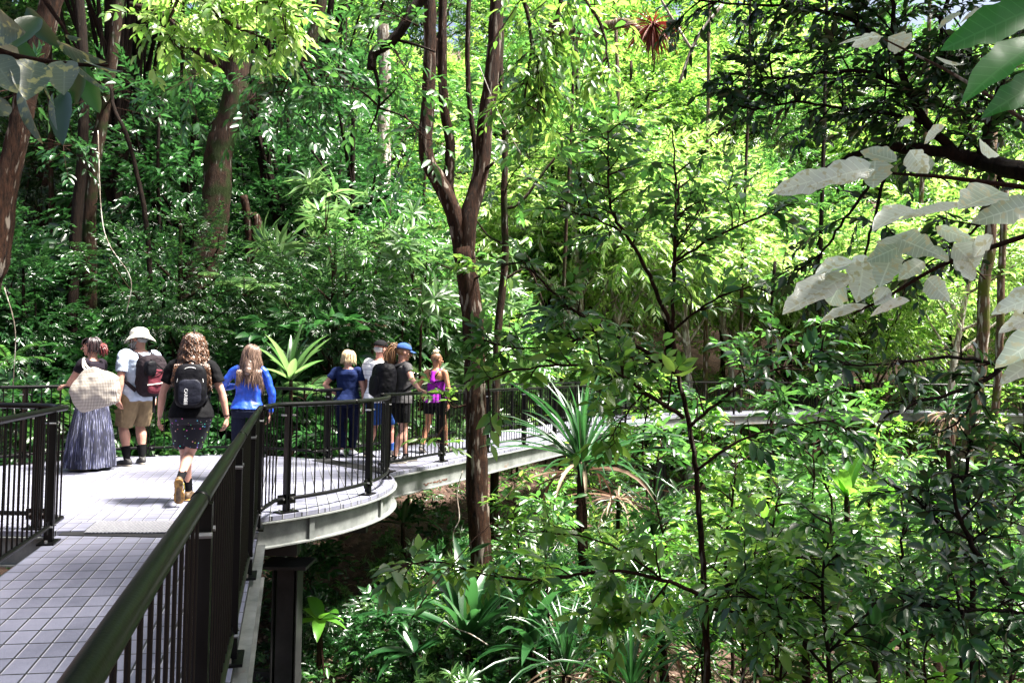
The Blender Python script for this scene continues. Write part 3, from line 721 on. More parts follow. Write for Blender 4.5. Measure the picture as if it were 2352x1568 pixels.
I = (np.arange(ny-1)[:, None]*nx + np.arange(nx-1)[None]).ravel(); F = np.stack([I, I+1, I+nx+1, I+nx], 1)
def groundmat():
    m, nt, p, out = nmat('forest_floor'); tc = N(nt, 'ShaderNodeTexCoord')
    n = N(nt, 'ShaderNodeTexNoise'); n.inputs['Scale'].default_value = 7; n.inputs['Detail'].default_value = 12; n.inputs['Roughness'].default_value = .75; nt.links.new(tc.outputs['Object'], n.inputs['Vector'])
    r = ramp(nt, [(.3, (.012, .007, .005)), (.5, (.06, .03, .02)), (.72, (.2, .12, .09))], n.outputs[0]); nt.links.new(r.outputs[0], p.inputs['Base Color'])
    p.inputs['Roughness'].default_value = .95; b = N(nt, 'ShaderNodeBump'); b.inputs['Distance'].default_value = .08; nt.links.new(n.outputs[0], b.inputs['Height']); nt.links.new(b.outputs[0], p.inputs['Normal'])
    return m
g = link('ground', tri_mesh('ground', V, F, True)); g.data.materials.append(groundmat()); g['kind'] = 'structure'; g['label'] = 'brown forest floor rising to a hillside behind'
# ------------------------------------------------------------------ background forest (copies share meshes)
PR_ = {}
def proto(key, *a, **k):
    PR_[key] = tree_proto(*a, **k); return PR_[key]
GB = 'leafy trees of the sunlit forest slope behind'
GL = 'dark crowned forest trees behind the platform on the left'
LB = 'tall leafy tree in the sunlit forest mass behind the walkway'
LL = 'dark leafy tree in the dense shaded forest behind the platform'
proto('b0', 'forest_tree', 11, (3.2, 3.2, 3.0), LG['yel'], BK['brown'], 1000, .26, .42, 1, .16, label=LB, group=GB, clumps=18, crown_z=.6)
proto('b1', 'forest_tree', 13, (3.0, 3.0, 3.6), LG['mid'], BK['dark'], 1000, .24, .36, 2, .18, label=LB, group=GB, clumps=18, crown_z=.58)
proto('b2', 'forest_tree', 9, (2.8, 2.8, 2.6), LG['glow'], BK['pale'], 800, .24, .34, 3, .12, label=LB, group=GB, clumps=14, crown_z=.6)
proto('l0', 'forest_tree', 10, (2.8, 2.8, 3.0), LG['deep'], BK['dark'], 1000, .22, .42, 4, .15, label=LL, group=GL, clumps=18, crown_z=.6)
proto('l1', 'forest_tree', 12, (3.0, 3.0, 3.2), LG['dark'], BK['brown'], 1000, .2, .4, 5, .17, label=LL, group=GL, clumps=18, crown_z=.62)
rg = np.random.default_rng(21)
used = {}
KIND = dict(b0='yellow green tree', b1='mid green tree', b2='glare pale green tree', l0='deep green tree', l1='shade dark green tree',
 s0='mid green broad leaved shrub', s1='deep green rounded shrub', s2='deep green large leaved shrub', s3='yellow green shrub', s4='small leaved green shrub', w0='long whorl leaved shrub', w1='glossy whorl leaved shrub')
def where(x, y):
    u = 1176 + x/y*FPX
    for lim, t in ((150, 'at the far left edge'), (420, 'left of the massive trunk'), (680, 'right of the massive trunk'), (950, 'above the walkway visitors'), (1250, 'behind the forked tree'), (1500, 'right of the forked tree'), (1750, 'behind the young tree'), (2050, 'left of the mossy trunk'), (2260, 'behind the mossy trunk')):
        if u < lim: break
    else: t = 'at the far right edge'
    for lim, d in ((13.2, 'in the nearest row'), (16, 'near the walkway level'), (19.5, 'a little further back'), (26, 'in the middle distance'), (33, 'beyond the walkway'), (40, 'on the lower slope'), (50, 'high on the slope')):
        if y < lim: break
    else: d = 'at the top of the slope'
    return t + ', ' + d
def put(key, x, y, rz, s, **k):
    p = PR_[key]; z = float(ghgt(x, y)); k.setdefault('label', KIND[key] + ' ' + where(x, y))
    if key not in used:
        used[key] = 1; p.location = (x, y, z); p.rotation_euler = (0, 0, rz); p.scale = (s,)*3
        for a, b in k.items():
            p[a] = b
        return p
    return copy_tree(p, (x, y, z), rz, s, **k)
def okspot(x, y):
    return True
# sunlit slope, middle and right
pts = []
def try_put(keys, xr, yr, n, smin, smax, mind=2.6, tries=40):
    c = 0
    for _ in range(n*tries):
        if c >= n: break
        y = rg.uniform(*yr); u = rg.uniform(*xr); x = (u-1176)/FPX*y
        if any((x-a)**2+(y-b)**2 < mind**2 for a, b in pts): continue
        pts.append((x, y)); c += 1
        put(keys[rg.integers(0, len(keys))], x, y, rg.uniform(0, 6.28), rg.uniform(smin, smax))
try_put(['b0', 'b1', 'b2', 'b0'], (820, 2500), (30, 44), 30, .8, 1.25, 2.8)
try_put(['b0', 'b2', 'b1'], (600, 2600), (44, 66), 40, 1.2, 1.9, 3.4)
try_put(['b0', 'b2', 'b1'], (500, 2600), (66, 84), 14, 1.8, 2.6, 5)
try_put(['b0', 'b2'], (1150, 1800), (52, 68), 10, 1.8, 2.4, 3.4)
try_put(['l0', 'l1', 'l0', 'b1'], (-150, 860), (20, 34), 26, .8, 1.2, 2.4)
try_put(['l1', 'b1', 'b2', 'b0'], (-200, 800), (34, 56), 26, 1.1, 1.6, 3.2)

hi = tree_proto('tall_tree', 19, (3.6, 3.6, 2.2), LG['dark'], BK['dark'], 1300, .24, .42, 9, .17, label='tall tree', group='tall shading trees behind the platform on the left', clumps=22, crown_z=.84)  # high crowns added above the frame to shade the left forest
for i, (x, y, s_) in enumerate([(-13.5, 17, 1), (-9.6, 19.5, 1.05), (-6.2, 21.5, 1), (-11.5, 24, 1.1), (-7.6, 26, 1.1), (-15, 21.5, 1.05), (-17, 26, 1.1)]):
    z = float(ghgt(x, y)) - .3; lb = 'tall tree with high dark crown ' + where(x, y)
    if i == 0: hi.location = (x, y, z); hi['label'] = lb
    else: copy_tree(hi, (x, y, z), i*1.3, s_, lb)

# ------------------------------------------------------------------ undergrowth shrubs
def shrub_proto(key, mat, L, ar, n, rad, H, seed, label, group, style='spray', nl=8, T=T3, sl=.32, clumps=10):
    PR_[key] = tree_proto('shrub', H, rad, mat, BK['twig'], n, L, ar, seed, .025, nl=nl, crown_z=.5, clumps=clumps, T=T, sl=sl, style=style, label=label, cat='shrub', group=group)
GS = 'broad leaved shrubs filling the forest behind the platform railing'
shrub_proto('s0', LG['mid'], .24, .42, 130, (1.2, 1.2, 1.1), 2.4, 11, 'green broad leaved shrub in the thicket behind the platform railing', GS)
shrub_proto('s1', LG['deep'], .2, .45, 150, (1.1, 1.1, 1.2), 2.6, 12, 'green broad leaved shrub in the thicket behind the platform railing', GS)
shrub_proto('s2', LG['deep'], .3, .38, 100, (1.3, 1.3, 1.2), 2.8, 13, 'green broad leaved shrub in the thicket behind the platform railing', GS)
GS2 = 'bright shrubs growing on the forest slope to the right'
shrub_proto('s3', LG['yel'], .17, .42, 240, (1.5, 1.5, 1.2), 2.6, 14, 'bright green small leaved shrub on the slope around the far walkway', GS2, T=T1)
shrub_proto('s4', LG['mid'], .16, .4, 260, (1.5, 1.5, 1.3), 2.8, 15, 'bright green small leaved shrub on the slope around the far walkway', GS2, T=T1)
GW = 'whorl leaved shrubs behind the walkway visitors'
shrub_proto('w0', LG['whorl'], .42, .17, 15, (1.0, 1.0, .9), 2.6, 16, 'shrub with whorls of long narrow glossy leaves behind the walkway', GW, style='whorl', nl=15, clumps=8)
shrub_proto('w1', LG['whorl'], .34, .2, 22, (1.0, 1.0, 1.1), 3.0, 17, 'shrub with whorls of long narrow glossy leaves behind the walkway', GW, style='whorl', nl=14, clumps=9)
def d_seg(p, a, b):
    p, a, b = map(np.array, (p, a, b)); t = np.clip(np.dot(p-a, b-a)/np.dot(b-a, b-a), 0, 1); return np.linalg.norm(p-a-(b-a)*t)
def clear(x, y, r):
    if np.hypot(x-PC[0], y-PC[1]) < PR + r: return False
    Wc0 = W2R + W2n*W2w*.5; Wc1 = W2E + W2n*W2w*.5
    if d_seg((x, y), Wc0, Wc1) < W2w*.5 + r: return False
    for i in range(len(FR)-1):
        a = (np.array(FR[i]) + np.array(FL[i]))/2; b = (np.array(FR[i+1]) + np.array(FL[i+1]))/2
        if d_seg((x, y), a, b) < .9 + r: return False
    if d_seg((x, y), (-.9, -2), (-3, 7)) < .9 + r: return False
    return True
def place(keys, xr, yr, n, smin, smax, mind, r=.9, zoff=None, **k):
    c = 0; loc = []
    for _ in range(n*60):
        if c >= n: break
        y = rg.uniform(*yr); u = rg.uniform(*xr); x = (u-1176)/FPX*y
        s = rg.uniform(smin, smax)
        if not clear(x, y, r*s) or any((x-a)**2+(y-b)**2 < mind**2 for a, b in loc): continue
        loc.append((x, y)); c += 1
        o = put(keys[rg.integers(0, len(keys))], x, y, rg.uniform(0, 6.28), s, **k)
        if zoff: o.location.z += rg.uniform(*zoff)
# thicket behind the platform (left)
place(['s0', 's1', 's2'], (-100, 760), (13.0, 15.5), 22, .7, 1.0, .9)
place(['s0', 's1', 's2', 's1'], (-120, 900), (15.5, 21), 34, 1.0, 1.5, 1.1, zoff=(0, 1.4))
place(['l0', 'l1'], (-100, 800), (15.5, 20), 12, .42, .6, 1.5)
# whorl shrubs
place(['w0', 'w1'], (650, 1120), (15, 19.5), 22, .95, 1.3, .8, r=.6, zoff=(-.2, 3.6))
place(['w0', 'w1', 's3', 's4'], (900, 1350), (17, 26), 16, 1.2, 1.7, 1.2, r=.6, zoff=(0, 2.4))
# slope right: shrubs before and behind the far walkway
place(['s3', 's4', 's3', 's4', 'w1'], (1180, 2500), (14, 23), 30, .7, 1.0, 1.2, r=1.1, zoff=(-.8, -.3))
place(['s3', 's4', 'b2'], (1150, 2500), (27.5, 34), 34, 1.0, 1.6, 1.5, r=1.0, zoff=(0, 1.5))
place(['s3', 's4'], (1000, 2500), (9.5, 14), 18, .55, .85, 1.0, r=.8, zoff=(-.5, -.1))
for k_, pr in PR_.items():
    if k_ not in used: print('UNUSED', k_)

# mass of small leaves filling the far slope: nobody could count it
f = Fol(); rgf = np.random.default_rng(5)
n = 9000; y = rgf.uniform(28, 75, n); u = rgf.uniform(-300, 2650, n); x = (u-1176)/FPX*y; z = ghgt(x, y) + rgf.uniform(.1, 2.2, n)
f.sprays(np.stack([x, y, z], 1), rgf.normal(0, 1, (n, 3)) + np.array([0, -.6, .4]), 7, .55, .3, .42, rgf)
me = f.mesh('undergrowth', T1); me.materials.append(LG['yel']); o = link('undergrowth', me); tag(o, 'mass of green undergrowth covering the far slope', kind='stuff')
f = Fol(); n = 16000; y = rgf.uniform(3.5, 28, n); u = rgf.uniform(-300, 2650, n); x = (u-1176)/FPX*y
ok = np.array([np.hypot(a-PC[0], b-PC[1]) > PR*.6 and b > 3 for a, b in zip(x, y)]); x, y = x[ok], y[ok]
dens = np.sin(x*1.1+1)*np.cos(y*.9)+rgf.normal(0, .5, len(x)); ok = dens > -.3; x, y = x[ok], y[ok]
z = ghgt(x, y) + rgf.uniform(.02, .35, len(x))**1.2
f.sprays(np.stack([x, y, z], 1), rgf.normal(0, 1, (len(x), 3))*np.array([1, 1, .3]) + np.array([0, 0, .5]), 6, .22, .12, .42, rgf)
me = f.mesh('ground_cover', T1); me.materials.append(LG['mid']); o = link('ground_cover', me); tag(o, 'low green seedlings covering the forest floor', kind='stuff')
f = Fol(); n = 26000; y = rgf.uniform(3, 26, n); u = rgf.uniform(-200, 2500, n); x = (u-1176)/FPX*y
p = np.stack([x, y, ghgt(x, y)+rgf.uniform(.005, .05, n)], 1); d = rgf.normal(0, 1, (n, 3))*np.array([1, 1, .15])
f.leaves(p, d, np.array([0, 0, 1.]) + rgf.normal(0, .35, (n, 3)), rgf.uniform(.06, .15, n), rgf.uniform(.03, .06, n), rgf.uniform(-.2, .3, n))
me = f.mesh('leaf_litter', T1); me.materials.append(LG['dead']); o = link('leaf_litter', me); tag(o, 'brown fallen leaves littering the forest floor', kind='stuff')
# ------------------------------------------------------------------ individual trees
def P_(Y, *pts):
    """picture points (2352 px frame) at depth Y, or (px, py, Y)"""
    return [tuple(at(p[0], p[1], p[2] if len(p) > 2 else Y)) for p in pts]
# forked reddish tree in front of the second walkway
def trunk_tree(name, limbs, bark, label, seed, spr, L, mat, sides=16, cat='tree', moss=None, rough=.1, nl=7, sl=.35, T=T3, ar=.38):
    org = np.array(limbs[0][0][0]); e = empty(name, org, 0, label, cat); mb = MB(); f = Fol(); rgx = np.random.default_rng(seed)
    for i, (pts, r0, r1) in enumerate(limbs):
        P = smooth_path([np.array(p)-org for p in pts], 7)
        P[1:-1] += rgx.normal(0, min(r0*.05, .0035), (len(P)-2, 3))
        mb.tube(P, np.linspace(r0, r1, len(P)), sides if r0 > .05 else 9, rough=rough, seed=seed+i)
    for (a, b, n, sub) in spr:      # leafy twigs growing between two points
        a = np.array(a)-org; b = np.array(b)-org; P = smooth_path([a, (a+b)/2 + rgx.normal(0, .06, 3), b], 4)
        f.tw.tube(P, np.linspace(.016, .005, len(P)), 5, cap=False)
        for k in range(n):
            q = P[rgx.integers(1, len(P))]; d = norm(rgx.normal(0, 1, 3)*np.array([1, 1, .6]) + norm(b-a)*.6)
            l = sub*rgx.uniform(.4, 1.1); m_ = [q, q+d*l*.6+rgx.normal(0, .03, 3), q+d*l-np.array([0, 0, .15*l])]
            f.tw.tube(m_, [.006, .005, .002], 4, cap=False)
            f.sprays([m_[1], m_[2]], [d+rgx.normal(0, .4, 3), d], nl, sl, L, ar, rgx); f.twigs([m_[1], m_[2]], [d, d], sl, .003)
    mb.build('trunk', bark, e, True)
    if f.tw.v: f.tw.build('twigs', BK['twig'], e)
    if f.p: me = f.mesh('crown', T, True); me.materials.append(mat); link('crown', me, e)
    return e
gz = float(ghgt(-.6, 11)) - .3
base = at(1106, 1400, 11.0)
tt = trunk_tree('forked_tree', [
    ([(base.x+.02, 11, gz)] + P_(11, (1104, 1300), (1096, 1120), (1092, 920), (1086, 740), (1064, 570)), 0.151, 0.143),
    (P_(11, (1067, 600), (1048, 505), (1015, 430, 10.95), (978, 350, 10.9), (984, 210, 10.9), (988, 60, 10.9), (984, -90, 10.9)), 0.128, 0.074),
    (P_(11, (1070, 600), (1078, 500), (1104, 400, 11.1), (1116, 270, 11.1), (1134, 120, 11.1), (1146, -90, 11.1)), 0.128, 0.096),
    (P_(11, (1046, 500, 11.05), (1030, 420, 11.1), (1034, 330, 11.1), (1020, 240, 11.1), (1016, 100, 11.1), (1018, -80, 11.1)), 0.077, 0.059),
    (P_(11, (1098, 420, 11.2), (1090, 330, 11.25), (1078, 230, 11.3), (1074, 100, 11.3), (1080, -80, 11.3)), 0.039, 0.035),
    (P_(11, (1096, 405, 11.1), (1120, 385, 11.0), (1136, 372, 10.9)), 0.042, 0.015),
    (P_(11, (1016, 180, 11.1), (1006, 140, 11.3), (1004, 90, 11.3)), 0.039, 0.031),
  ], BK['red'], 'large forked tree with rough reddish bark rising in front of the walkway', 3,
  [(at(1070, 620, 10.8), at(1000, 600, 10.5), 0, .3)] + 
  [(at(1090, 640, 10.9), at(1160, 620, 10.4), 5, .3), (at(1092, 860, 10.85), at(1150, 840, 10.5), 6, .35), (at(1070, 930, 10.8), at(1020, 900, 10.5), 3, .25),
   (at(1018, 980, 10.7), at(1010, 1030, 10.6), 2, .12), (at(1075, 600, 10.85), at(1040, 590, 10.6), 2, .2)], .17, LG['yel'], nl=6, sl=.25)
def woody(label, Y, pts, r0, r1, bark, name='tree_trunk', seed=0, leaves=None, cat='tree', more=(), L=.16, mat='deep', base=True, bz=None):
    pts = list(pts); P = P_(Y, *pts)
    if base:
        g_ = float(ghgt(P[0][0], P[0][1])) - .2; P = [(P[0][0]*1.0, P[0][1], g_)] + P
    limbs = [(P, r0, r1)] + [(P_(Y, *m[0]), m[1], m[2]) for m in more]
    spr = [(at(*a), at(*b), n, s) for a, b, n, s in (leaves or [])]
    return trunk_tree(name, limbs, bark, label, seed, spr, L, LG[mat])
woody('massive brown tree trunk behind the curly haired walker', 16.5, [(440, 760), (455, 640), (480, 560), (500, 440), (505, 350), (535, 250), (545, 150), (560, -60)], .36, .22, BK['brown'], 'big_tree', 11,
      more=[([(520, 300), (600, 205), (680, 150), (715, 90), (745, -20)], .16, .1), ([(470, 620), (440, 640), (415, 760)], .2, .16), ([(540, 170), (460, 120), (380, 40), (300, 10)], .13, .06)],
      leaves=[((560, 200, 16), (640, 260, 15), 12, 1.0), ((500, 150, 16), (420, 190, 15), 12, 1.0)], L=.24, mat='deep')
woody('dark straight trunk, right one of the close pair on the left', 17, [(205, 640), (205, 520), (215, 400), (240, 250), (262, 100), (280, -60)], .15, .1, BK['brown'], 'rainforest_tree', 12, leaves=[((240, 250, 16.8), (300, 180, 16), 12, 1.1)], L=.2)
woody('blackish leaning trunk, left one of the close pair on the left', 16.5, [(168, 640), (178, 480), (190, 330), (192, 150), (180, -40)], .12, .09, BK['dark'], 'rainforest_tree', 13, leaves=[((190, 330, 16), (140, 330, 15), 12, 1.0)], L=.2)
woody('mottled leaning trunk at the far left edge of the picture', 9.0, [(-40, 760), (-8, 600), (12, 440), (45, 290), (70, 180), (105, 60), (135, -60)], .13, .11, BK['red'], 'rainforest_tree', 14, base=True, leaves=[((60, 240, 9), (20, 120, 8.5), 8, .7)], L=.16)
woody('thin black trunk leaning left between the big trunks', 15.5, [(345, 700), (336, 515), (312, 390), (290, 310), (262, 250), (255, 200)], .055, .03, BK['dark'], 'slender_tree', 15)
woody('thin upright trunk just left of the massive brown trunk', 18, [(365, 720), (366, 520), (362, 380), (366, 260)], .05, .03, BK['dark'], 'slender_tree', 16)
woody('pale bent branchy trunk seen in the gap at left', 20, [(262, 640), (258, 520), (285, 478), (318, 415)], .13, .07, BK['pale'], 'slender_tree', 17)
woody('short forked brown trunk behind the thicket', 17, [(582, 740), (575, 600), (572, 520), (560, 450)], .11, .08, BK['red'], 'stout_tree', 18, more=[([(584, 600), (592, 520), (585, 495), (560, 500)], .1, .06)])
woody('slim dark branching tree just right of the forked reddish tree', 15.5, [(1140, 860), (1146, 740), (1160, 600), (1158, 450), (1160, 320), (1150, 150), (1158, -30)], .085, .05, BK['brown'], 'slender_tree', 19,
      more=[([(1155, 560), (1120, 540), (1090, 500)], .03, .012), ([(1158, 640), (1215, 620), (1250, 700)], .03, .012), ([(1158, 480), (1200, 460), (1290, 350), (1400, 300)], .04, .015)],
      leaves=[((1158, 450, 15), (1230, 350, 14), 16, 1.2), ((1155, 320, 15), (1240, 200, 14), 16, 1.2), ((1150, 200, 15), (1300, 120, 14), 16, 1.3), ((1160, 330, 15), (1330, 300, 13.5), 14, 1.2)], L=.26, mat='mid')
woody('pale sunlit trunk far behind, left of the forked reddish tree', 27, [(882, 420), (880, 300), (885, 200), (880, 60)], .22, .2, BK['pale'], 'pale_tree', 20)
woody('crooked dark bough hanging in from the top with a drooping tip', 10, [(1020, -60), (960, 10), (905, 90), (860, 120), (852, 160)], .075, .055, BK['dark'], 'hanging_bough', 21, cat='branch', base=False,
      more=[([(858, 150), (870, 200), (868, 250), (845, 310)], .025, .01), ([(870, 245), (900, 215), (930, 180)], .014, .007), ([(868, 248), (920, 265), (980, 300)], .014, .007), ([(905, 90), (960, 105), (1000, 120)], .02, .012)],
      leaves=[((865, 240, 10), (800, 200, 9.6), 5, .4), ((930, 265, 10), (980, 320, 9.6), 8, .5), ((900, 100, 10), (960, 200, 9.6), 8, .5), ((960, 60, 10), (900, 30, 9.6), 10, .5)], L=.17, mat='mid')
woody('mossy leaning trunk crossing in front of the far walkway', 13.5, [(2212, 1150), (2222, 1040), (2243, 900), (2256, 780), (2262, 640), (2275, 560), (2278, 300)], .115, .085, BK['mossy'], 'mossy_tree', 22, leaves=[((2262, 640, 13), (2200, 560, 12.5), 9, .6)], L=.13, mat='yel')
woody('thinner brown trunk just right of the mossy leaning trunk', 17, [(2275, 1100), (2285, 950), (2296, 800), (2300, 640), (2310, 420)], .085, .07, BK['mossy'], 'mossy_tree', 23)
woody('slim straight dark stem standing behind the young tree on its right', 12, [(1760, 1250), (1768, 1050), (1775, 900), (1770, 760), (1780, 600)], .035, .025, BK['dark'], 'slender_tree', 24, leaves=[((1770, 800, 12), (1860, 760, 11.5), 9, .7), ((1775, 900, 12), (1700, 850, 11.5), 8, .7), ((1770, 650, 12), (1850, 600, 11.5), 9, .7)], L=.17, mat='mid')
# slender vine covered poles on the slope
rgv = np.random.default_rng(9)
for i, (px, Y, r) in enumerate([(1290, 24, .07), (1340, 28, .1), (1620, 30, .1), (1700, 27, .07), (1880, 29, .1), (2100, 32, .12), (960, 24, .06), (760, 22, .06), (700, 24, .07), (120, 20, .08), (420, 22, .1), (1450, 34, .12)]):
    dx = rgv.uniform(-30, 30); woody('slim shadowy trunk in the forest, ' + where(at(px, 600, Y).x, Y), Y, [(px, 950), (px+dx*.3, 600), (px+dx, 300), (px+dx*1.5, -40)], r, r*.6, BK[['brown', 'dark', 'mossy'][i % 3]], 'slim_tree', 40+i)['group'] = 'slim trunks among the forest trees'

# young tree in the right middle
YT = 6.6
yt = branchy('young_tree', [
    (P_(YT, (1630, 1700), (1625, 1568), (1622, 1400), (1608, 1200), (1598, 1080), (1580, 960), (1556, 850), (1546, 740), (1547, 640), (1552, 540), (1560, 420)), .030, .010, .0, 0),
    (P_(YT, (1546, 760), (1500, 650, 6.5), (1452, 560, 6.4), (1412, 500, 6.3), (1398, 430, 6.3), (1396, 300, 6.3)), .02, .007, .75, 15),
    (P_(YT, (1547, 640), (1550, 560, 6.4), (1552, 440, 6.3), (1545, 300, 6.3)), .018, .006, .9, 14),
    (P_(YT, (1440, 540, 6.4), (1360, 500, 6.2), (1270, 480, 6.1)), .011, .005, .95, 10),
    (P_(YT, (1552, 600), (1640, 545, 6.4), (1740, 500, 6.2), (1800, 480, 6.1)), .014, .005, .95, 14),
    (P_(YT, (1552, 560), (1620, 470, 6.7), (1700, 420, 6.8)), .012, .005, .95, 12),
    (P_(YT, (1546, 760), (1620, 700, 6.4), (1720, 660, 6.2), (1800, 690, 6.0)), .012, .005, .95, 12),
  ], LG['mid'], BK['red'], 'slender young tree with leafy crown in the right centre, its stem bending at the walkway', seed=31, subl=.42, L=.135, ar=.4, nl=6, sl=.26, twr=.0035, per=2, T=T3)
branchy('leafy_branch', [
    (P_(6.2, (1556, 860), (1470, 800), (1380, 752), (1300, 700), (1240, 640), (1190, 590)), .02, .006, .95, 20),
    (P_(6.2, (1380, 752), (1300, 790), (1200, 800), (1130, 790)), .01, .005, .95, 14),
  ], LG['mid'], BK['twig'], 'long leafy branch reaching left from the young tree towards the forked trunk', 'branch', seed=33, subl=.36, L=0.15, ar=.42, nl=6, sl=.24, per=2, T=T3)
branchy('leafy_branch', [
    (P_(6.0, (1570, 960), (1480, 900), (1400, 850), (1300, 838), (1180, 850), (1110, 880)), .018, .005, .95, 20),
    (P_(6.0, (1480, 900), (1430, 960), (1400, 1010)), .008, .004, .9, 5),
  ], LG['yel'], BK['twig'], 'leafy branch hanging in front of the walkway railing, right of the forked trunk', 'branch', seed=34, subl=.3, L=0.16, ar=.42, nl=6, sl=.24, per=2, T=T3)
branchy('leafy_branch', [
    (P_(6.4, (1585, 980), (1680, 900), (1780, 850), (1900, 830)), .016, .005, .95, 18),
    (P_(6.4, (1600, 1080), (1700, 1010), (1800, 980), (1930, 960)), .014, .005, .95, 10),
  ], LG['deep'], BK['twig'], 'dark leafy branch reaching right from the young tree across the far walkway', 'branch', seed=35, subl=.36, L=0.17, ar=.38, nl=6, sl=.26, per=2, T=T3)
branchy('leafy_branch', [
    (P_(6.3, (1622, 1370), (1520, 1330), (1400, 1310), (1250, 1330), (1120, 1320), (1000, 1290), (900, 1300)), .018, .005, .95, 17),
    (P_(6.3, (1520, 1330), (1420, 1260), (1330, 1230), (1200, 1220)), .01, .005, .95, 8),
    (P_(6.3, (1540, 1330), (1480, 1400), (1400, 1420)), .01, .005, .95, 8),
  ], LG['yel'], BK['twig'], 'long leafy branch spreading left below the walkway from the young tree', 'branch', seed=36, subl=.34, L=0.17, ar=.45, nl=6, sl=.24, per=2, T=T3)
branchy('leafy_branch', [
    (P_(6.3, (1624, 1370), (1720, 1320), (1820, 1280), (1960, 1290)), .016, .005, .95, 18),
    (P_(6.3, (1626, 1400), (1720, 1400), (1850, 1370), (2000, 1380)), .014, .005, .95, 14),
  ], LG['yel'], BK['twig'], 'leafy branch with some yellow leaves spreading right below the walkway', 'branch', seed=37, subl=.4, L=0.18, ar=.42, nl=6, sl=.26, per=2, T=T3)
branchy('ginger_stem', [
    (P_(7.6, (945, 1420), (1000, 1340), (1060, 1270), (1130, 1200)), .009, .004, .8, 0)], LG['deep'], BK['twig'], 'arching ginger stem with paired long leaves under the platform', 'plant', seed=38,
    extra=lambda f, o, r: f.sprays([np.array(at(945, 1420, 7.6))-o], [np.array(at(1130, 1200, 7.6))-np.array(at(945, 1420, 7.6))], 14, 1.2, .26, .24, r, droop=.05, flat=.1), T=T8)
for i, (c, d, s, lab) in enumerate([((1900, 1500), 5.6, 41, 'dark leafy sapling at the lower right, in front of the pale fallen leaves'), ((2230, 1250), 5.2, 42, 'dark sapling at the right edge below the mossy trunk'), ((2080, 1420), 6.4, 43, 'glossy green sapling between the two dark saplings at lower right'), ((1780, 1420), 6.8, 44, 'sapling with fresh green leaves right of the young tree stem')]):
    px, py = c
    branchy('sapling', [
        (P_(d, (px, 1750), (px+5, py+60), (px-10, py-150), (px+10, py-300)), .022, .006, .7, 16),
        (P_(d, (px, py+40), (px-110, py-90), (px-200, py-150)), .012, .005, .95, 12),
        (P_(d, (px, py), (px+110, py-110), (px+200, py-190)), .012, .005, .95, 12)],
        LG[['mid', 'dark', 'deep', 'yel'][i]], BK['dark' if i < 2 else 'twig'], lab, 'sapling', seed=s, subl=.34, L=.13, ar=.42, nl=6, sl=.24, per=2, T=T3)

# overhanging bough top left-centre, its brightness put into the leaf colour
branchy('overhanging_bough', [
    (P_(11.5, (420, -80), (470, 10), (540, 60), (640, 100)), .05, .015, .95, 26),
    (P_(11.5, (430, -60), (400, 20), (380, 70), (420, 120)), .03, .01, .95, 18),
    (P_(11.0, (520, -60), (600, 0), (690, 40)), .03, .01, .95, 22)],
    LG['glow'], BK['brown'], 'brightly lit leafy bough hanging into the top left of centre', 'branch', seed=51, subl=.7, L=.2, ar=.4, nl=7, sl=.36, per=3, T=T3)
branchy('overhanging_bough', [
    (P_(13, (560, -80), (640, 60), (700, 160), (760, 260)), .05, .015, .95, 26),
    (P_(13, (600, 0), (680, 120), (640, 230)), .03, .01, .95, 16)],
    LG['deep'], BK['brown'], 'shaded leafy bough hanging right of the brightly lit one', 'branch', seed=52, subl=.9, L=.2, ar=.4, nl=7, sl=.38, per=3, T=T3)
branchy('overhanging_bough', [
    (P_(10, (1300, -80), (1280, 40), (1240, 150), (1250, 260)), .04, .012, .95, 22),
    (P_(10, (1300, -60), (1380, 60), (1400, 180)), .03, .01, .95, 16), (P_(10, (1180, -60), (1220, 80), (1200, 260)), .03, .01, .95, 14)],
    LG['yel'], BK['brown'], 'hanging leafy bough right of the forked tree top', 'branch', seed=53, subl=.75, L=.18, ar=.36, nl=6, sl=.34, per=3, T=T3, up=-.3)

# dark canopy at upper right, seen against the light
YC = 5.0
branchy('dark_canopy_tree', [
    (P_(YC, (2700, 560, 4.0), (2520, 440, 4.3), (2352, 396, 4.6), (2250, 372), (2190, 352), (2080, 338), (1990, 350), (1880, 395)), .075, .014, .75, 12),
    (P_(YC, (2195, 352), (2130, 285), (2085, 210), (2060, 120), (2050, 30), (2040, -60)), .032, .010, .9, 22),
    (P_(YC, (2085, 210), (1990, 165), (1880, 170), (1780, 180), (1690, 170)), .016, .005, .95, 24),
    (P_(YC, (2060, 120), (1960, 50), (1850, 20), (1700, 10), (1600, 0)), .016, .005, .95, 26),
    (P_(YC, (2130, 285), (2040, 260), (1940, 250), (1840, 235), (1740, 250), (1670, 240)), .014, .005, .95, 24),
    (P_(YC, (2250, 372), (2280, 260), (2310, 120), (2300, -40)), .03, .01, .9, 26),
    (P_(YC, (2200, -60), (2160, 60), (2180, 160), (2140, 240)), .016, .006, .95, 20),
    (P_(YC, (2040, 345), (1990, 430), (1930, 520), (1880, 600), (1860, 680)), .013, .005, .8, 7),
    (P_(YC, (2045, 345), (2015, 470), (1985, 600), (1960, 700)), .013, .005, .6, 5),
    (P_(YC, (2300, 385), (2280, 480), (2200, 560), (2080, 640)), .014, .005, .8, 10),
  ], LG['dark'], BK['dark'], 'dark leafy canopy branches silhouetted across the upper right', seed=61, subl=.34, L=.095, ar=.42, nl=7, sl=.2, twr=.003, per=3, T=T3)
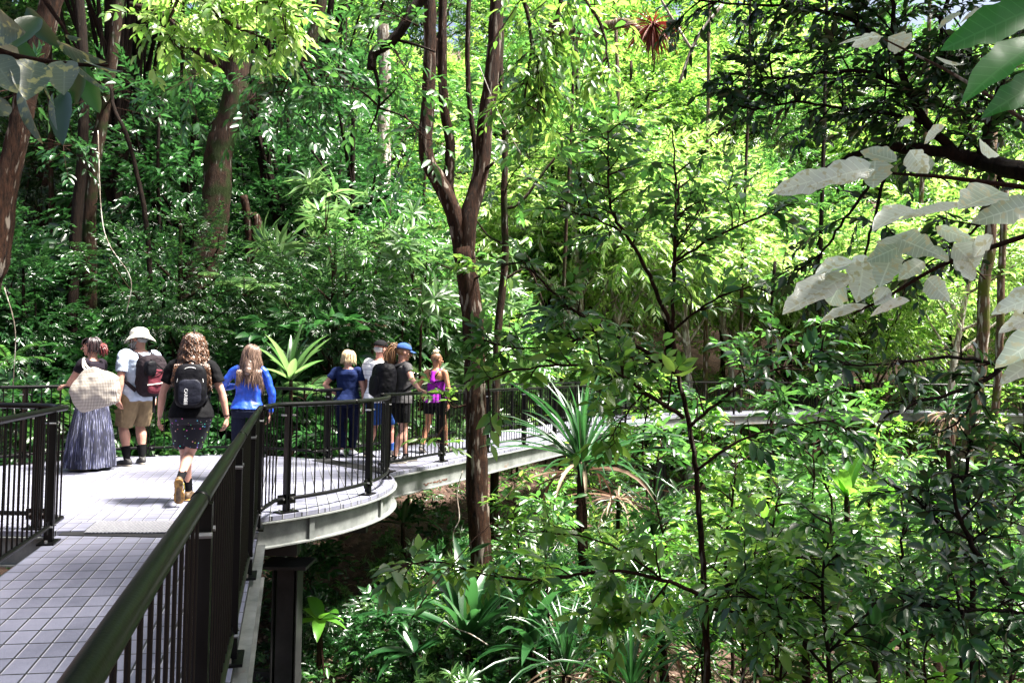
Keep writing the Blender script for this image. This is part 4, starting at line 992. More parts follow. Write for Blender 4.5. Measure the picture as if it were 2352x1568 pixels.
branchy('dark_branch', [
    (P_(4.4, (2480, 700), (2352, 800), (2250, 880), (2120, 920), (2030, 960)), .02, .006, .95, 6),
    (P_(4.4, (2300, 840), (2200, 820), (2080, 830), (1960, 840), (1880, 800)), .012, .004, .95, 10),
    (P_(4.4, (2250, 880), (2210, 960), (2140, 1000)), .01, .004, .9, 3)],
    LG['dark'], BK['dark'], 'dark twiggy branch with hanging leaves in front of the right end of the walkway', 'branch', seed=62, subl=.26, L=.1, ar=.4, nl=5, sl=.2, twr=.0028, per=2, T=T3)
branchy('dark_branch', [
    (P_(4.4, (2500, 1500), (2380, 1400), (2260, 1290), (2200, 1180), (2190, 1090)), .024, .007, .95, 18),
    (P_(4.4, (2400, 1420), (2300, 1400), (2180, 1400), (2060, 1380)), .014, .005, .95, 18), (P_(4.4, (2480, 1180), (2380, 1080), (2320, 1000)), .014, .005, .95, 12),
    (P_(4.4, (2500, 1560), (2350, 1520), (2250, 1500)), .014, .005, .95, 12)],
    LG['deep'], BK['dark'], 'dark glossy foliage filling the lower right corner', 'branch', seed=63, subl=.3, L=.11, ar=.4, nl=6, sl=.22, twr=.003, per=2, T=T3)

# close foreground sprays with big leaves
def bigleaf_branch(label, path, leaves, mat, W=.5, r=.008, name='foreground_branch', edge=.10, bark='twig'):
    P = smooth_path([np.array(at(*p)) for p in path], 6); org = P[0].copy(); e = empty(name, org, 0, label, 'branch')
    mb = MB(); mb.tube(P-org, np.linspace(r, r*.35, len(P)), 7, rough=.05); mb.build('stem', BK[bark], e, True)
    f = Fol(); rq = np.random.default_rng(int(abs(path[0][0]*7+path[0][1])))
    for (x0, y0, x1, y1, Y, roll, wd) in leaves:
        a = np.array(at(x0, y0, Y)); b = np.array(at(x1, y1, Y + rq.uniform(-.1, .1))); d = b-a; L = np.linalg.norm(d)
        view = norm(np.array(CAMP)-a); sd_ = norm(np.cross(d, view)); nn = norm(np.cross(sd_, d)); roll = roll*1.25 + rq.uniform(-.35, .35); n2 = nn*math.cos(roll) + sd_*math.sin(roll); wd = wd*.9
        f.leaves([a-org], d, n2 if n2[2] > -2 else -n2, L, L*wd, rq.uniform(.0, .25))
        mbp = None
    for k in range(0):
        q_ = P[rq.integers(0, len(P))] - org; d = norm(rq.normal(0, 1, 3) + np.array([-.8, 0, -.1])); f.leaves([q_ + d*.01], d, np.array([0, -.5, 1.]) + rq.normal(0, .5, 3), rq.uniform(.05, .10), rq.uniform(.022, .045), rq.uniform(0, .5))
    me = f.mesh('leaves', T8, True, edge, uv=True); me.materials.append(LG[mat]); link('leaves', me, e)
    return e
bigleaf_branch('pale grey lobed leaves on a drooping stem across the middle right', [(2420, 520, 1.9), (2300, 560, 1.95), (2160, 610, 2.0), (2040, 680, 2.05), (1960, 720, 2.1)],
    [(1950, 630, 1797, 718, 2.1, .3, .42), (1985, 585, 1975, 690, 2.1, -.2, .75), (2052, 580, 2020, 655, 2.05, .1, .8), (2010, 555, 2105, 530, 2.0, .8, .5), (2060, 545, 2155, 585, 2.0, -.3, .6),
     (2150, 520, 2235, 555, 1.95, .4, .5), (2190, 560, 2255, 620, 1.95, 0, .8), (2120, 600, 2065, 640, 2.0, .5, .55), (2090, 690, 1990, 715, 2.0, .9, .4), (1990, 700, 1885, 740, 2.0, .9, .35),
     (1935, 640, 1905, 700, 2.1, .1, .8), (2220, 470, 2060, 505, 1.9, 1.1, .35), (2010, 600, 1830, 640, 2.1, 1.2, .22), (2080, 560, 1990, 600, 2.02, .4, .6), (2130, 640, 2180, 690, 1.98, .2, .7), (1900, 660, 1830, 690, 2.12, .5, .5), (2180, 600, 2110, 560, 1.95, .6, .5), (2240, 640, 2190, 600, 1.95, .3, .6), (1960, 600, 1880, 610, 2.1, 1., .4), (2100, 480, 2010, 500, 2.0, 1., .45), (2280, 540, 2230, 590, 1.9, .2, .7), (2300, 440, 2200, 480, 1.8, .7, .5), (2370, 470, 2250, 500, 1.8, .3, .5), (2040, 660, 2010, 700, 2.05, .2, .9)], 'pale')
bigleaf_branch('pale lobed leaves hanging under the bough at upper right', [(2420, 440, 2.1), (2280, 420, 2.15), (2150, 405, 2.2), (2050, 398, 2.2), (1950, 385, 2.25)],
    [(2010, 385, 1870, 405, 2.2, .4, .45), (1920, 400, 1775, 440, 2.25, .3, .42), (2010, 370, 2005, 432, 2.2, .0, 1.2), (2090, 345, 2130, 400, 2.2, .3, .9), (2060, 370, 1975, 345, 2.2, .6, .5), (2130, 400, 2105, 345, 2.2, .3, .6)], 'pale')
bigleaf_branch('pale leaves along a thin green stem crossing the top right', [(2420, 330, 2.0), (2300, 240, 2.1), (2180, 165, 2.2), (2080, 115, 2.3), (2030, 90, 2.3)],
    [(2030, 85, 1925, 95, 2.3, .9, .35), (2025, 85, 1955, 105, 2.3, .2, .55), (2040, 85, 2095, 105, 2.3, .4, .6), (2150, 130, 2210, 150, 2.2, 1.1, .5), (2210, 30, 2150, 60, 2.0, .7, .5), (2260, 20, 2200, 50, 2.0, .7, .5), (2250, 320, 2290, 360, 2.1, .7, .6), (2170, 290, 2120, 330, 2.1, .6, .6), (2100, 270, 2060, 290, 2.1, .6, .6)], 'pale', r=.006, bark='mossy')
bigleaf_branch('large fresh green leaves at the top right corner', [(2420, 190, 1.5), (2380, 60, 1.5), (2350, -60, 1.5)],
    [(2385, 15, 2170, 105, 1.5, .5, .42), (2400, 90, 2220, 180, 1.45, .5, .4), (2410, 180, 2280, 240, 1.45, .5, .4), (2390, -60, 2250, -10, 1.5, .4, .4)], 'big', r=.007)
bigleaf_branch('pale leaves at the right edge, lowest of the foreground leaves', [(2460, 640, 1.5), (2400, 690, 1.5), (2352, 720, 1.5)],
    [(2440, 660, 2280, 710, 1.5, .6, .45), (2450, 690, 2290, 760, 1.5, .5, .4), (2440, 740, 2290, 835, 1.45, .4, .4), (2450, 790, 2310, 850, 1.45, .4, .45)], 'pale')
bigleaf_branch('blotched round leaves hanging in at the top left corner', [(-60, 90, 1.7), (20, 125, 1.7), (100, 140, 1.7), (200, 150, 1.7), (250, 150, 1.7)],
    [(40, 110, 20, 160, 1.7, .2, 1.1), (150, 140, 145, 215, 1.7, .1, .75), (80, 140, 60, 230, 1.65, .3, .65), (-20, 130, 40, 215, 1.6, .2, .7), (130, 95, 225, 155, 1.75, .8, .4), (170, 145, 245, 215, 1.7, .9, .3), (190, 135, 275, 180, 1.7, 1., .28),
     (45, 190, 80, 330, 1.7, 1.0, .3), (-30, 210, 20, 280, 1.6, .3, .6), (120, 215, 130, 300, 1.75, .8, .35), (150, 80, 190, 95, 1.8, .6, .5), (-20, 40, 30, 75, 1.7, .4, .7), (100, 180, 120, 250, 1.65, 1.1, .35)], 'blotch', edge=.03)
bigleaf_branch('dark green leaves hanging behind the blotched ones', [(60, -60, 2.0), (130, 40, 2.0), (190, 130, 2.0)],
    [(195, 145, 215, 270, 2.0, .2, .5), (190, 140, 170, 240, 2.0, .5, .5), (60, 20, 130, 110, 2.0, .6, .4), (10, 60, 90, 150, 1.9, .6, .4), (150, 210, 140, 330, 2.0, .4, .4), (90, 40, 20, 110, 1.9, .5, .45)], 'deep', edge=.03)

# ------------------------------------------------------------------ ferns, cordylines, pandans
def gloc(px, Y, dz=0): x = at(px, 1000, Y).x; return (x, Y, float(ghgt(x, Y)) + dz)
def ploc(px, py, Y): return tuple(at(px, py, Y))
ribbon_plant('cordyline', ploc(668, 885, 13.0), 20, .95, .13, LG['whorl'], 71, el=(.3, 1.5), droop=.28, stem_h=.1, label='bright cordyline with broad pointed leaves behind the woman in blue', prof='leaf')
mb = None
def stem_to_ground(o, r=.03):
    o_ = MB(); z = float(ghgt(o.location.x, o.location.y)) - o.location.z - .2
    o_.tube([(0, 0, z), (.05, 0, z*.5), (0, 0, .05)], r, 6); o_.build('stem', BK['twig'], o, True)
stem_to_ground([x for x in bpy.data.objects if x.name == 'cordyline'][0])
c = ribbon_plant('cordyline', ploc(1075, 1520, 8.7), 22, 1.3, .15, LG['strap'], 72, el=(.5, 1.45), droop=.55, stem_h=.25, label='large dark cordyline at the foot of the forked tree', prof='leaf', fold=.2); stem_to_ground(c)
c = ribbon_plant('cordyline', ploc(1225, 1530, 8.2), 16, .95, .13, LG['strap'], 73, el=(.2, 1.5), droop=.6, stem_h=.2, label='dark cordyline right of the large one at the forked tree', prof='leaf', fold=.2); stem_to_ground(c)
c = ribbon_plant('cordyline', ploc(950, 1520, 8.8), 10, .75, .1, LG['strap'], 74, el=(.0, .8), droop=.5, stem_h=.1, label='low spreading cordyline on the leaf litter left of the forked tree', prof='leaf', fold=.2)
c = ribbon_plant('cordyline', ploc(925, 1215, 12.5), 10, .75, .09, LG['deep'], 75, el=(.1, 1.2), droop=.7, label='drooping cordyline right below the end of the platform beam', prof='leaf'); stem_to_ground(c)
c = ribbon_plant('cordyline', ploc(1945, 1160, 8.6), 9, .55, .12, LG['lime'], 76, el=(.5, 1.4), droop=.35, label='lime green cordyline below the far walkway', prof='leaf'); stem_to_ground(c)
c = ribbon_plant('cordyline', ploc(1762, 1270, 8.4), 10, .6, .11, LG['lime'], 77, el=(.3, 1.4), droop=.4, label='bright cordyline just right of the young tree stem', prof='leaf'); stem_to_ground(c)
c = ribbon_plant('cordyline', ploc(2012, 1545, 6.0), 9, .8, .1, LG['strap'], 78, el=(.6, 1.45), droop=.3, label='dark upright cordyline at the bottom edge on the right', prof='leaf'); stem_to_ground(c)
c = ribbon_plant('cordyline', ploc(1850, 1500, 6.6), 9, .6, .1, LG['deep'], 79, el=(.2, 1.3), droop=.4, label='green cordyline left of the dark upright one at bottom right', prof='leaf'); stem_to_ground(c)
c = ribbon_plant('broad_leaf_plant', ploc(735, 1440, 8.6), 7, .45, .14, LG['lime'], 80, el=(-.2, .7), droop=.5, label='small plant with bright lime leaves beside the platform column', prof='leaf', fold=.15); stem_to_ground(c, .012)
c = ribbon_plant('pandanus', ploc(1335, 1150, 9.8), 60, 1.35, .06, LG['strap'], 81, el=(.1, 1.5), droop=.5, stem_h=.5, stem_r=.06, dead=10, label='large strap leaved pandanus in front of the walkway railing', fold=.35); stem_to_ground(c, .07)
c = ribbon_plant('pandanus', ploc(1420, 1160, 11.2), 26, .9, .04, LG['dead'], 85, el=(-.6, .4), droop=.6, stem_h=.1, label='dry brown skirt of pandanus leaves under the walkway beam', fold=.35)
c = ribbon_plant('pandanus', ploc(2180, 960, 20), 24, 1.3, .06, LG['deep'], 82, el=(.2, 1.4), droop=.9, dead=40, label='pandanus with a brown skirt below the far walkway by the mossy trunk'); stem_to_ground(c, .1)
sed = []
GSD = 'arching strap leaved tussocks along the bottom'
for i, (px, py, Y, m_) in enumerate([(1390, 1520, 8.2, 'strap'), (1520, 1490, 8.0, 'strap'), (1300, 1560, 7.8, 'strap'), (1620, 1530, 7.6, 'strap'), (1450, 1600, 7.2, 'strap'), (1740, 1560, 7.8, 'deep'), (2200, 1560, 7.2, 'deep'), (1240, 1400, 9.4, 'strap'), (1500, 1240, 11, 'strap'), (2150, 1480, 9, 'yel')]):
    c = ribbon_plant('tussock_plant', ploc(px, py, Y), 34, 1.15, .035, LG[m_], 90+i, el=(.5, 1.5), droop=.75, stem_h=.05, dead=12 if i < 6 else 4, label='tussock of long arching dark green strap leaves near the bottom edge', group=GSD, fold=.35); stem_to_ground(c, .05)
GD = 'small seedlings on the forest floor below the platform'
rgs = np.random.default_rng(17)
pp = PR_['s2']
for i in range(40):
    px, Y = rgs.uniform(690, 1250), rgs.uniform(8.2, 13.5); x = at(px, 1200, Y).x; s = rgs.uniform(.24, .5)
    copy_tree(PR_[['s0', 's1', 's2', 'w1'][i % 4]], (x, Y, float(ghgt(x, Y))-.1), rgs.uniform(0, 6), s, 'small leafy seedling on the brown litter below the platform', GD, 'seedling')
for i in range(8):
    px, Y = rgs.uniform(560, 700), rgs.uniform(6.5, 11); x = at(px, 1400, Y).x
    copy_tree(PR_['s1'], (x, Y, float(ghgt(x, Y))-.1), rgs.uniform(0, 6), rgs.uniform(.15, .3), 'small leafy seedling on the brown litter below the platform', GD, 'seedling')
# palms / fern fronds in the thicket
palm('small_palm', ploc(560, 700, 14.5), 6, .9, 101, LG['whorl'], 'small palm with shiny fronds above the woman in blue', el_tilt=(-.2, .5), ll=.26, lw=.03)
palm('small_palm', ploc(445, 800, 14.0), 7, .8, 102, LG['mid'], 'feathery palm behind the curly haired walker', ll=.22, lw=.022)
palm('small_palm', ploc(265, 905, 13.0), 6, .9, 103, LG['mid'], 'palm fronds between the skirted woman and the hatted man', ll=.26)
palm('small_palm', ploc(700, 940, 13.2), 7, .8, 104, LG['whorl'], 'pale palm fronds behind the railing right of the woman in blue', ll=.24)
palm('small_palm', ploc(820, 780, 14.8), 5, .7, 105, LG['dead'], 'withered yellow palm fronds above the blonde woman', ll=.22)
palm('small_palm', ploc(20, 860, 12.8), 6, .9, 106, LG['mid'], 'fine palm fronds at the left edge behind the railing', ll=.25, lw=.018)
palm('small_palm', ploc(620, 1130, 12.5), 5, .6, 107, LG['mid'], 'low palm fronds behind the front railing', ll=.2)
# nest of dead fronds on a bough, top right of centre
nb = trunk_tree('mossy_bough', [(P_(27, (1260, 60), (1340, 80), (1400, 60), (1440, 55), (1500, 90), (1560, 60)), .22, .13)], BK['mossy'], 'mossy horizontal bough high on the slope near the rusty fern nest', 5, [], .1, LG['yel'], cat='branch')
c = ribbon_plant('nest_fern', ploc(1500, 60, 26.5), 150, 1.3, .05, LG['red'], 110, el=(-1.5, .3), droop=.3, stem_h=.1, label='rusty red clump of dead fern fronds high in the trees', twist=1)
# lianas
def vine(label, pts, r=.012, bark='pale'):
    mb = MB(); mb.tube(smooth_path([np.array(at(*p)) for p in pts], 6), r, 6, rough=.1); o = mb.build('vine', BK[bark], None, True); tag(o, label, 'vine')
# more saplings and leafy shrubs that close the gully on the right
GSP = 'leafy saplings crowding the gully right of the forked tree'
sp0 = branchy('sapling', [([(0, 0, -1.2), (.05, .02, 0), (-.03, .05, .9), (.05, 0, 1.7), (.1, .05, 2.3)], .022, .006, .72, 24)], LG['yel'], BK['twig'], 'leafy sapling', 'sapling', GSP, seed=141, subl=.5, L=.15, ar=.42, nl=7, sl=.28, per=3, T=T3)
sp1 = branchy('sapling', [([(0, 0, -1.2), (.05, .02, 0), (-.1, .05, .8), (.0, .1, 1.5), (-.1, .05, 2.1)], .02, .006, .75, 24)], LG['lime'], BK['twig'], 'leafy sapling', 'sapling', GSP, seed=142, subl=.5, L=.13, ar=.4, nl=7, sl=.26, per=3, T=T3)
sp2 = branchy('sapling', [([(0, 0, -1.2), (.0, .02, 0), (-.1, .05, .8), (.1, .1, 1.5), (.0, .05, 2.2)], .024, .006, .75, 20)], LG['mid'], BK['twig'], 'leafy sapling', 'sapling', GSP, seed=143, subl=.5, L=.2, ar=.36, nl=7, sl=.34, per=3, T=T3)
for o_ in (sp0, sp1, sp2): KIDS[o_.name] = [c_ for c_ in bpy.data.objects if c_.parent is o_]
rgq = np.random.default_rng(77); n_ = 0; locs = []
KS = ['yellow green sapling', 'bright lime sapling', 'mid green long leaved sapling']
def near_where(px, Y, top):
    for lim, t in ((1250, 'just right of the forked tree base'), (1400, 'below the walkway behind the strap leaved pandanus'), (1560, 'left of the young tree stem'), (1720, 'right of the young tree stem'), (1900, 'below the far walkway corner'), (2100, 'left of the mossy trunk foot'), (2260, 'at the mossy trunk foot')):
        if px < lim: break
    else: t = 'by the right edge'
    return ('close, ' if Y < 8 else 'mid distance, ' if Y < 11 else 'further back, ') + t
specs = [(px, Y, top) for px, Y, top in [(1190, 9.5, 1180), (1270, 8.6, 1230), (1530, 9.8, 1080), (1500, 8.0, 1300), (1680, 9.0, 1090), (1780, 11.5, 1010), (1700, 7.6, 1250), (1860, 8.6, 1120), (1900, 12, 980),
  (1990, 9.8, 1100), (2060, 7.8, 1230), (2120, 11.5, 1180), (2330, 11, 1090), (2300, 8.2, 1200), (2200, 7.0, 1330), (1950, 7.2, 1330), (1600, 12.5, 1010), (1330, 12.0, 1110), (1440, 13.5, 1050), (1250, 10.8, 1150), (2090, 13.2, 1100), (1380, 7.4, 1400), (1600, 7.0, 1420), (1800, 6.2, 1420), (2120, 6.0, 1460), (2290, 6.2, 1420)]]
for i, (px, Y, top) in enumerate(specs):
    tz = at(px, top, Y).z; x = at(px, top, Y).x; gz_ = float(ghgt(x, Y)); j = int(rgq.integers(0, 3)); s_ = max(.55, min(1.25, (tz-gz_)/2.4)); src = (sp0, sp1, sp2)[j]
    zb = tz - 2.95*s_; lab = KS[j] + ', ' + near_where(px, Y, top)
    c_ = copy_tree(src, (x, Y, zb), rgq.uniform(0, 6.28), s_, lab, GSP)
for o_ in (sp0, sp1, sp2): o_.location = {0: (at(1480, 1200, 12).x, 12, -1.9), 1: (at(2050, 1200, 14).x, 14, -2.2), 2: (at(1620, 1200, 11).x, 11, -2.4)}[(sp0, sp1, sp2).index(o_)]
sp0['label'] = 'yellow green sapling below the walkway, deep in the gully'; sp1['label'] = 'bright lime sapling under the far walkway'; sp2['label'] = 'mid green long leaved sapling directly behind the young tree stem'
vine('thin pale vine hanging beside the forked tree base', [(1063, 1080, 10.7), (1050, 1130, 10.7), (1055, 1190, 10.6), (1040, 1230, 10.6), (1052, 1300, 10.6)], .008)
vine('pale straight pole leaning across the top, crossing the rusty fern', [(1592, 120, 22), (1530, 20, 22), (1498, -40, 22)], .035)
vine('pale thin vine crossing the right stem of the forked tree', [(1100, 150, 10.7), (1150, 270, 10.7), (1200, 360, 10.5)], .007)
vine('pale pole leaning right beside the rusty fern', [(1560, 190, 23), (1600, 90, 23), (1660, 10, 23)], .05)
vine('long vine looping down in front of the thicket on the left', [(225, 300, 13), (232, 480, 13), (250, 560, 13), (300, 640, 13), (290, 720, 13)], .008)
vine('thin hanging vine at the left edge', [(10, 660, 12), (35, 760, 12), (30, 900, 12), (40, 1000, 12)], .007)
vine('fallen bare twig below the young tree', [(1700, 1568, 6.5), (1740, 1460, 6.6), (1790, 1380, 6.7)], .008)
vine('curled white dry twig on the leaf litter', [(1000, 1450, 8.3), (1020, 1425, 8.2), (1040, 1440, 8.2), (1080, 1455, 8.1), (1120, 1480, 8)], .007)
# hanging canopy above and behind the camera: keeps the near walkway in shade
def arching_tree(label, base, mid, top, rad, seed, mat='deep', n=1200):
    """tree rooted behind or beside the viewpoint whose limbs carry a crown out over the walkway"""
    base, mid, top = map(np.array, (base, mid, top)); rg = np.random.default_rng(seed); e = empty('canopy_tree', base, 0, label, 'tree')
    p, d, cc = blob_points(n, rad, rg, 20, low=-.5); f = Fol(); f.sprays(p + top - base, d, 8, .5, .2, .42, rg); me = f.mesh('crown', T1); me.materials.append(LG[mat]); link('crown', me, e)
    mb = MB(); P = smooth_path([(0, 0, -.5), (base*.85+mid*.15 - base) + np.array([0, 0, 2.]), mid-base, (mid+top)/2-base, top-base], 5); mb.tube(P, np.linspace(.2, .05, len(P)), 10, rough=.1, seed=seed)
    for c in cc:
        a_ = P[int(len(P)*rg.uniform(.6, .9))]; b_ = c + top - base; mb.tube(smooth_path([a_, (a_+b_)/2 + rg.normal(0, .2, 3), b_], 3), np.linspace(.05, .01, 7), 5, cap=False)
    mb.build('trunk', BK['dark'], e, True)
arching_tree('canopy tree rooted behind the viewpoint, arching over the near walkway', (2.5, -4.0, -2.7), (2.0, -1.0, 5.0), (1.9, 3.6, 7.2), (3.6, 3.4, 1.6), 131, n=2400)
arching_tree('canopy tree rooted left behind the viewpoint, spreading over the walkway start', (-4.5, -3.5, -2.7), (-3.0, -1.5, 5.5), (.2, .6, 7.4), (3.4, 3.0, 1.4), 132)
arching_tree('canopy tree rooted right of the viewpoint, crown high above the right foreground', (7.5, 1.0, -2.7), (7.0, 2.5, 5.0), (7.0, 5.0, 7.4), (2.6, 2.6, 1.3), 133, 'dark', 800)
# ------------------------------------------------------------------ people
def cloth(name, col, rough=.85, var=.12, scale=14, bump=.25, sheen=0, spec=.12): return plain(name, col, rough, 0, spec, var, scale, bump, 26, sheen)
def skinmat(name, col):
    m = plain(name, col, .5, 0, .4, .10, 9, .05, 60)
    p = [n for n in m.node_tree.nodes if n.type == 'BSDF_PRINCIPLED'][0]
    p.inputs['Subsurface Weight'].default_value = .15; p.inputs['Subsurface Radius'].default_value = (.02, .008, .004); p.inputs['Subsurface Scale'].default_value = .5
    return m
SK = dict(fair=skinmat('skin_fair', (.42, .22, .165)), pink=skinmat('skin_pink', (.44, .2, .15)), tan=skinmat('skin_tan', (.30, .135, .075)))
CL = dict(
 black=cloth('cloth_black', (.0035, .0035, .0045)), navy=cloth('cloth_navy', (.006, .013, .055)), darknavy=cloth('cloth_dark_navy', (.004, .006, .025)),
 white=cloth('cloth_white', (.72, .72, .74)), grey=cloth('cloth_grey', (.05, .048, .05)), paleblue=cloth('cloth_pale_blue', (.36, .42, .52)),
 khaki=cloth('cloth_khaki', (.20, .145, .085)), blue=cloth('cloth_blue', (.012, .07, .5), rough=.42, var=.2, spec=.6), legging=cloth('cloth_legging', (.006, .008, .02)),
 purple=cloth('cloth_purple', (.2, .012, .26)), shortblue=cloth('cloth_mid_blue', (.02, .06, .22)), tee=cloth('cloth_dark_tee', (.010, .007, .012)),
 cream=cloth('cloth_cream', (.68, .66, .56)), capblue=cloth('cloth_cap_blue', (.03, .07, .2)), maroon=cloth('cloth_maroon', (.10, .02, .03)), packgrey=cloth('cloth_pack_grey', (.018, .013, .016)),
 packblack=cloth('cloth_pack_black', (.003, .003, .005), rough=.6), packdark=cloth('cloth_pack_slate', (.014, .015, .024), rough=.5), silver=plain('zip_silver', (.6, .6, .6), .4, bump=0), red=cloth('cloth_red', (.5, .02, .03)),
 shoe=plain('shoe_dark', (.022, .02, .02), .6), shoebrown=plain('shoe_brown', (.09, .05, .02), .6, var=.4, scale=20), sole=plain('shoe_sole', (.25, .22, .18), .8), goldsole=plain('sole_gold', (.25, .13, .03), .7, var=.5, scale=25), shoewhite=plain('shoe_white', (.6, .6, .64), .5), yellow=plain('shoe_yellow_stripe', (.5, .42, .05), .6),
 eye=plain('eye_dark', (.02, .015, .012), .2, bump=0), strap=cloth('cloth_strap_cream', (.6, .56, .5)),
)
def hairmat(name, c0, c1, rough=.4):
    m, nt, p, out = nmat(name); g = N(nt, 'ShaderNodeNewGeometry')
    r = ramp(nt, [(.1, c0), (.9, c1)], g.outputs['Random Per Island']); nt.links.new(r.outputs[0], p.inputs['Base Color']); p.inputs['Roughness'].default_value = rough; p.inputs['Specular IOR Level'].default_value = .6
    return m
HM = dict(black=hairmat('hair_black', (.008, .005, .006), (.03, .012, .014)), brown=hairmat('hair_brown', (.018, .008, .004), (.12, .05, .022)), light=hairmat('hair_light_brown', (.05, .026, .018), (.20, .125, .09)),
          blonde=hairmat('hair_blonde', (.3, .21, .11), (.6, .48, .3)), grey=hairmat('hair_grey', (.12, .12, .12), (.55, .55, .55)), ginger=hairmat('hair_ginger', (.05, .018, .008), (.25, .13, .06)), red=hairmat('hair_dark_red', (.05, .01, .012), (.14, .02, .02)))

def patternmat(name, base, kind, cols):
    m, nt, p, out = nmat(name); tc = N(nt, 'ShaderNodeTexCoord'); p.inputs['Roughness'].default_value = .85
    if kind == 'stripes':
        mp = N(nt, 'ShaderNodeMapping'); mp.inputs['Scale'].default_value = (120, 2.2, 1); nt.links.new(tc.outputs['UV'], mp.inputs[0])
        n = N(nt, 'ShaderNodeTexNoise'); n.inputs['Scale'].default_value = 1.6; n.inputs['Detail'].default_value = 2; nt.links.new(mp.outputs[0], n.inputs['Vector'])
        r = ramp(nt, [(.54, base), (.58, cols[0]), (.62, cols[1]), (.66, base)], n.outputs[0])
        nt.links.new(r.outputs[0], p.inputs['Base Color'])
    elif kind == 'dots':
        v = N(nt, 'ShaderNodeTexVoronoi'); v.inputs['Scale'].default_value = 30; nt.links.new(tc.outputs['Object'], v.inputs['Vector'])
        r = ramp(nt, [(.0, (1, 1, 1)), (.16, (1, 1, 1)), (.2, (0, 0, 0))], v.outputs['Distance'])
        mix = N(nt, 'ShaderNodeMix', data_type='RGBA'); nt.links.new(r.outputs[0], mix.inputs[0]); mix.inputs[6].default_value = (*base, 1); nt.links.new(v.outputs['Color'], mix.inputs[7])
        nt.links.new(mix.outputs[2], p.inputs['Base Color'])
    elif kind == 'gingham':
        sp = N(nt, 'ShaderNodeSeparateXYZ'); nt.links.new(tc.outputs['Object'], sp.inputs[0]); out_ = []
        for ax, s in ((0, 1), (2, 1)):
            mu = N(nt, 'ShaderNodeMath', operation='MULTIPLY'); nt.links.new(sp.outputs[ax], mu.inputs[0]); mu.inputs[1].default_value = 330
            si = N(nt, 'ShaderNodeMath', operation='SINE'); nt.links.new(mu.outputs[0], si.inputs[0]); gt = N(nt, 'ShaderNodeMath', operation='GREATER_THAN'); nt.links.new(si.outputs[0], gt.inputs[0]); gt.inputs[1].default_value = 0
            out_.append(gt)
        ad = N(nt, 'ShaderNodeMath', operation='ADD'); nt.links.new(out_[0].outputs[0], ad.inputs[0]); nt.links.new(out_[1].outputs[0], ad.inputs[1])
        hf = N(nt, 'ShaderNodeMath', operation='MULTIPLY'); nt.links.new(ad.outputs[0], hf.inputs[0]); hf.inputs[1].default_value = .5
        r = ramp(nt, [(0, base), (.5, cols[0]), (1, cols[1])], hf.outputs[0]); nt.links.new(r.outputs[0], p.inputs['Base Color'])
    elif kind == 'lines':
        sp = N(nt, 'ShaderNodeSeparateXYZ'); nt.links.new(tc.outputs['Object'], sp.inputs[0])
        mu = N(nt, 'ShaderNodeMath', operation='MULTIPLY'); nt.links.new(sp.outputs[2], mu.inputs[0]); mu.inputs[1].default_value = 72
        si = N(nt, 'ShaderNodeMath', operation='SINE'); nt.links.new(mu.outputs[0], si.inputs[0]); r = ramp(nt, [(.9, base), (.97, cols[0])], si.outputs[0]); nt.links.new(r.outputs[0], p.inputs['Base Color'])
    return m
SKIRT = patternmat('skirt_stripes', (.003, .004, .016), 'stripes', [(.03, .035, .12), (.28, .29, .38)])
DOTS = patternmat('shorts_dots', (.003, .003, .010), 'dots', [])
GING = patternmat('bag_gingham', (.50, .48, .43), 'gingham', [(.26, .22, .19), (.10, .08, .065)])
LINES = patternmat('shirt_lines', (.72, .72, .74), 'lines', [(.3, .32, .38)])

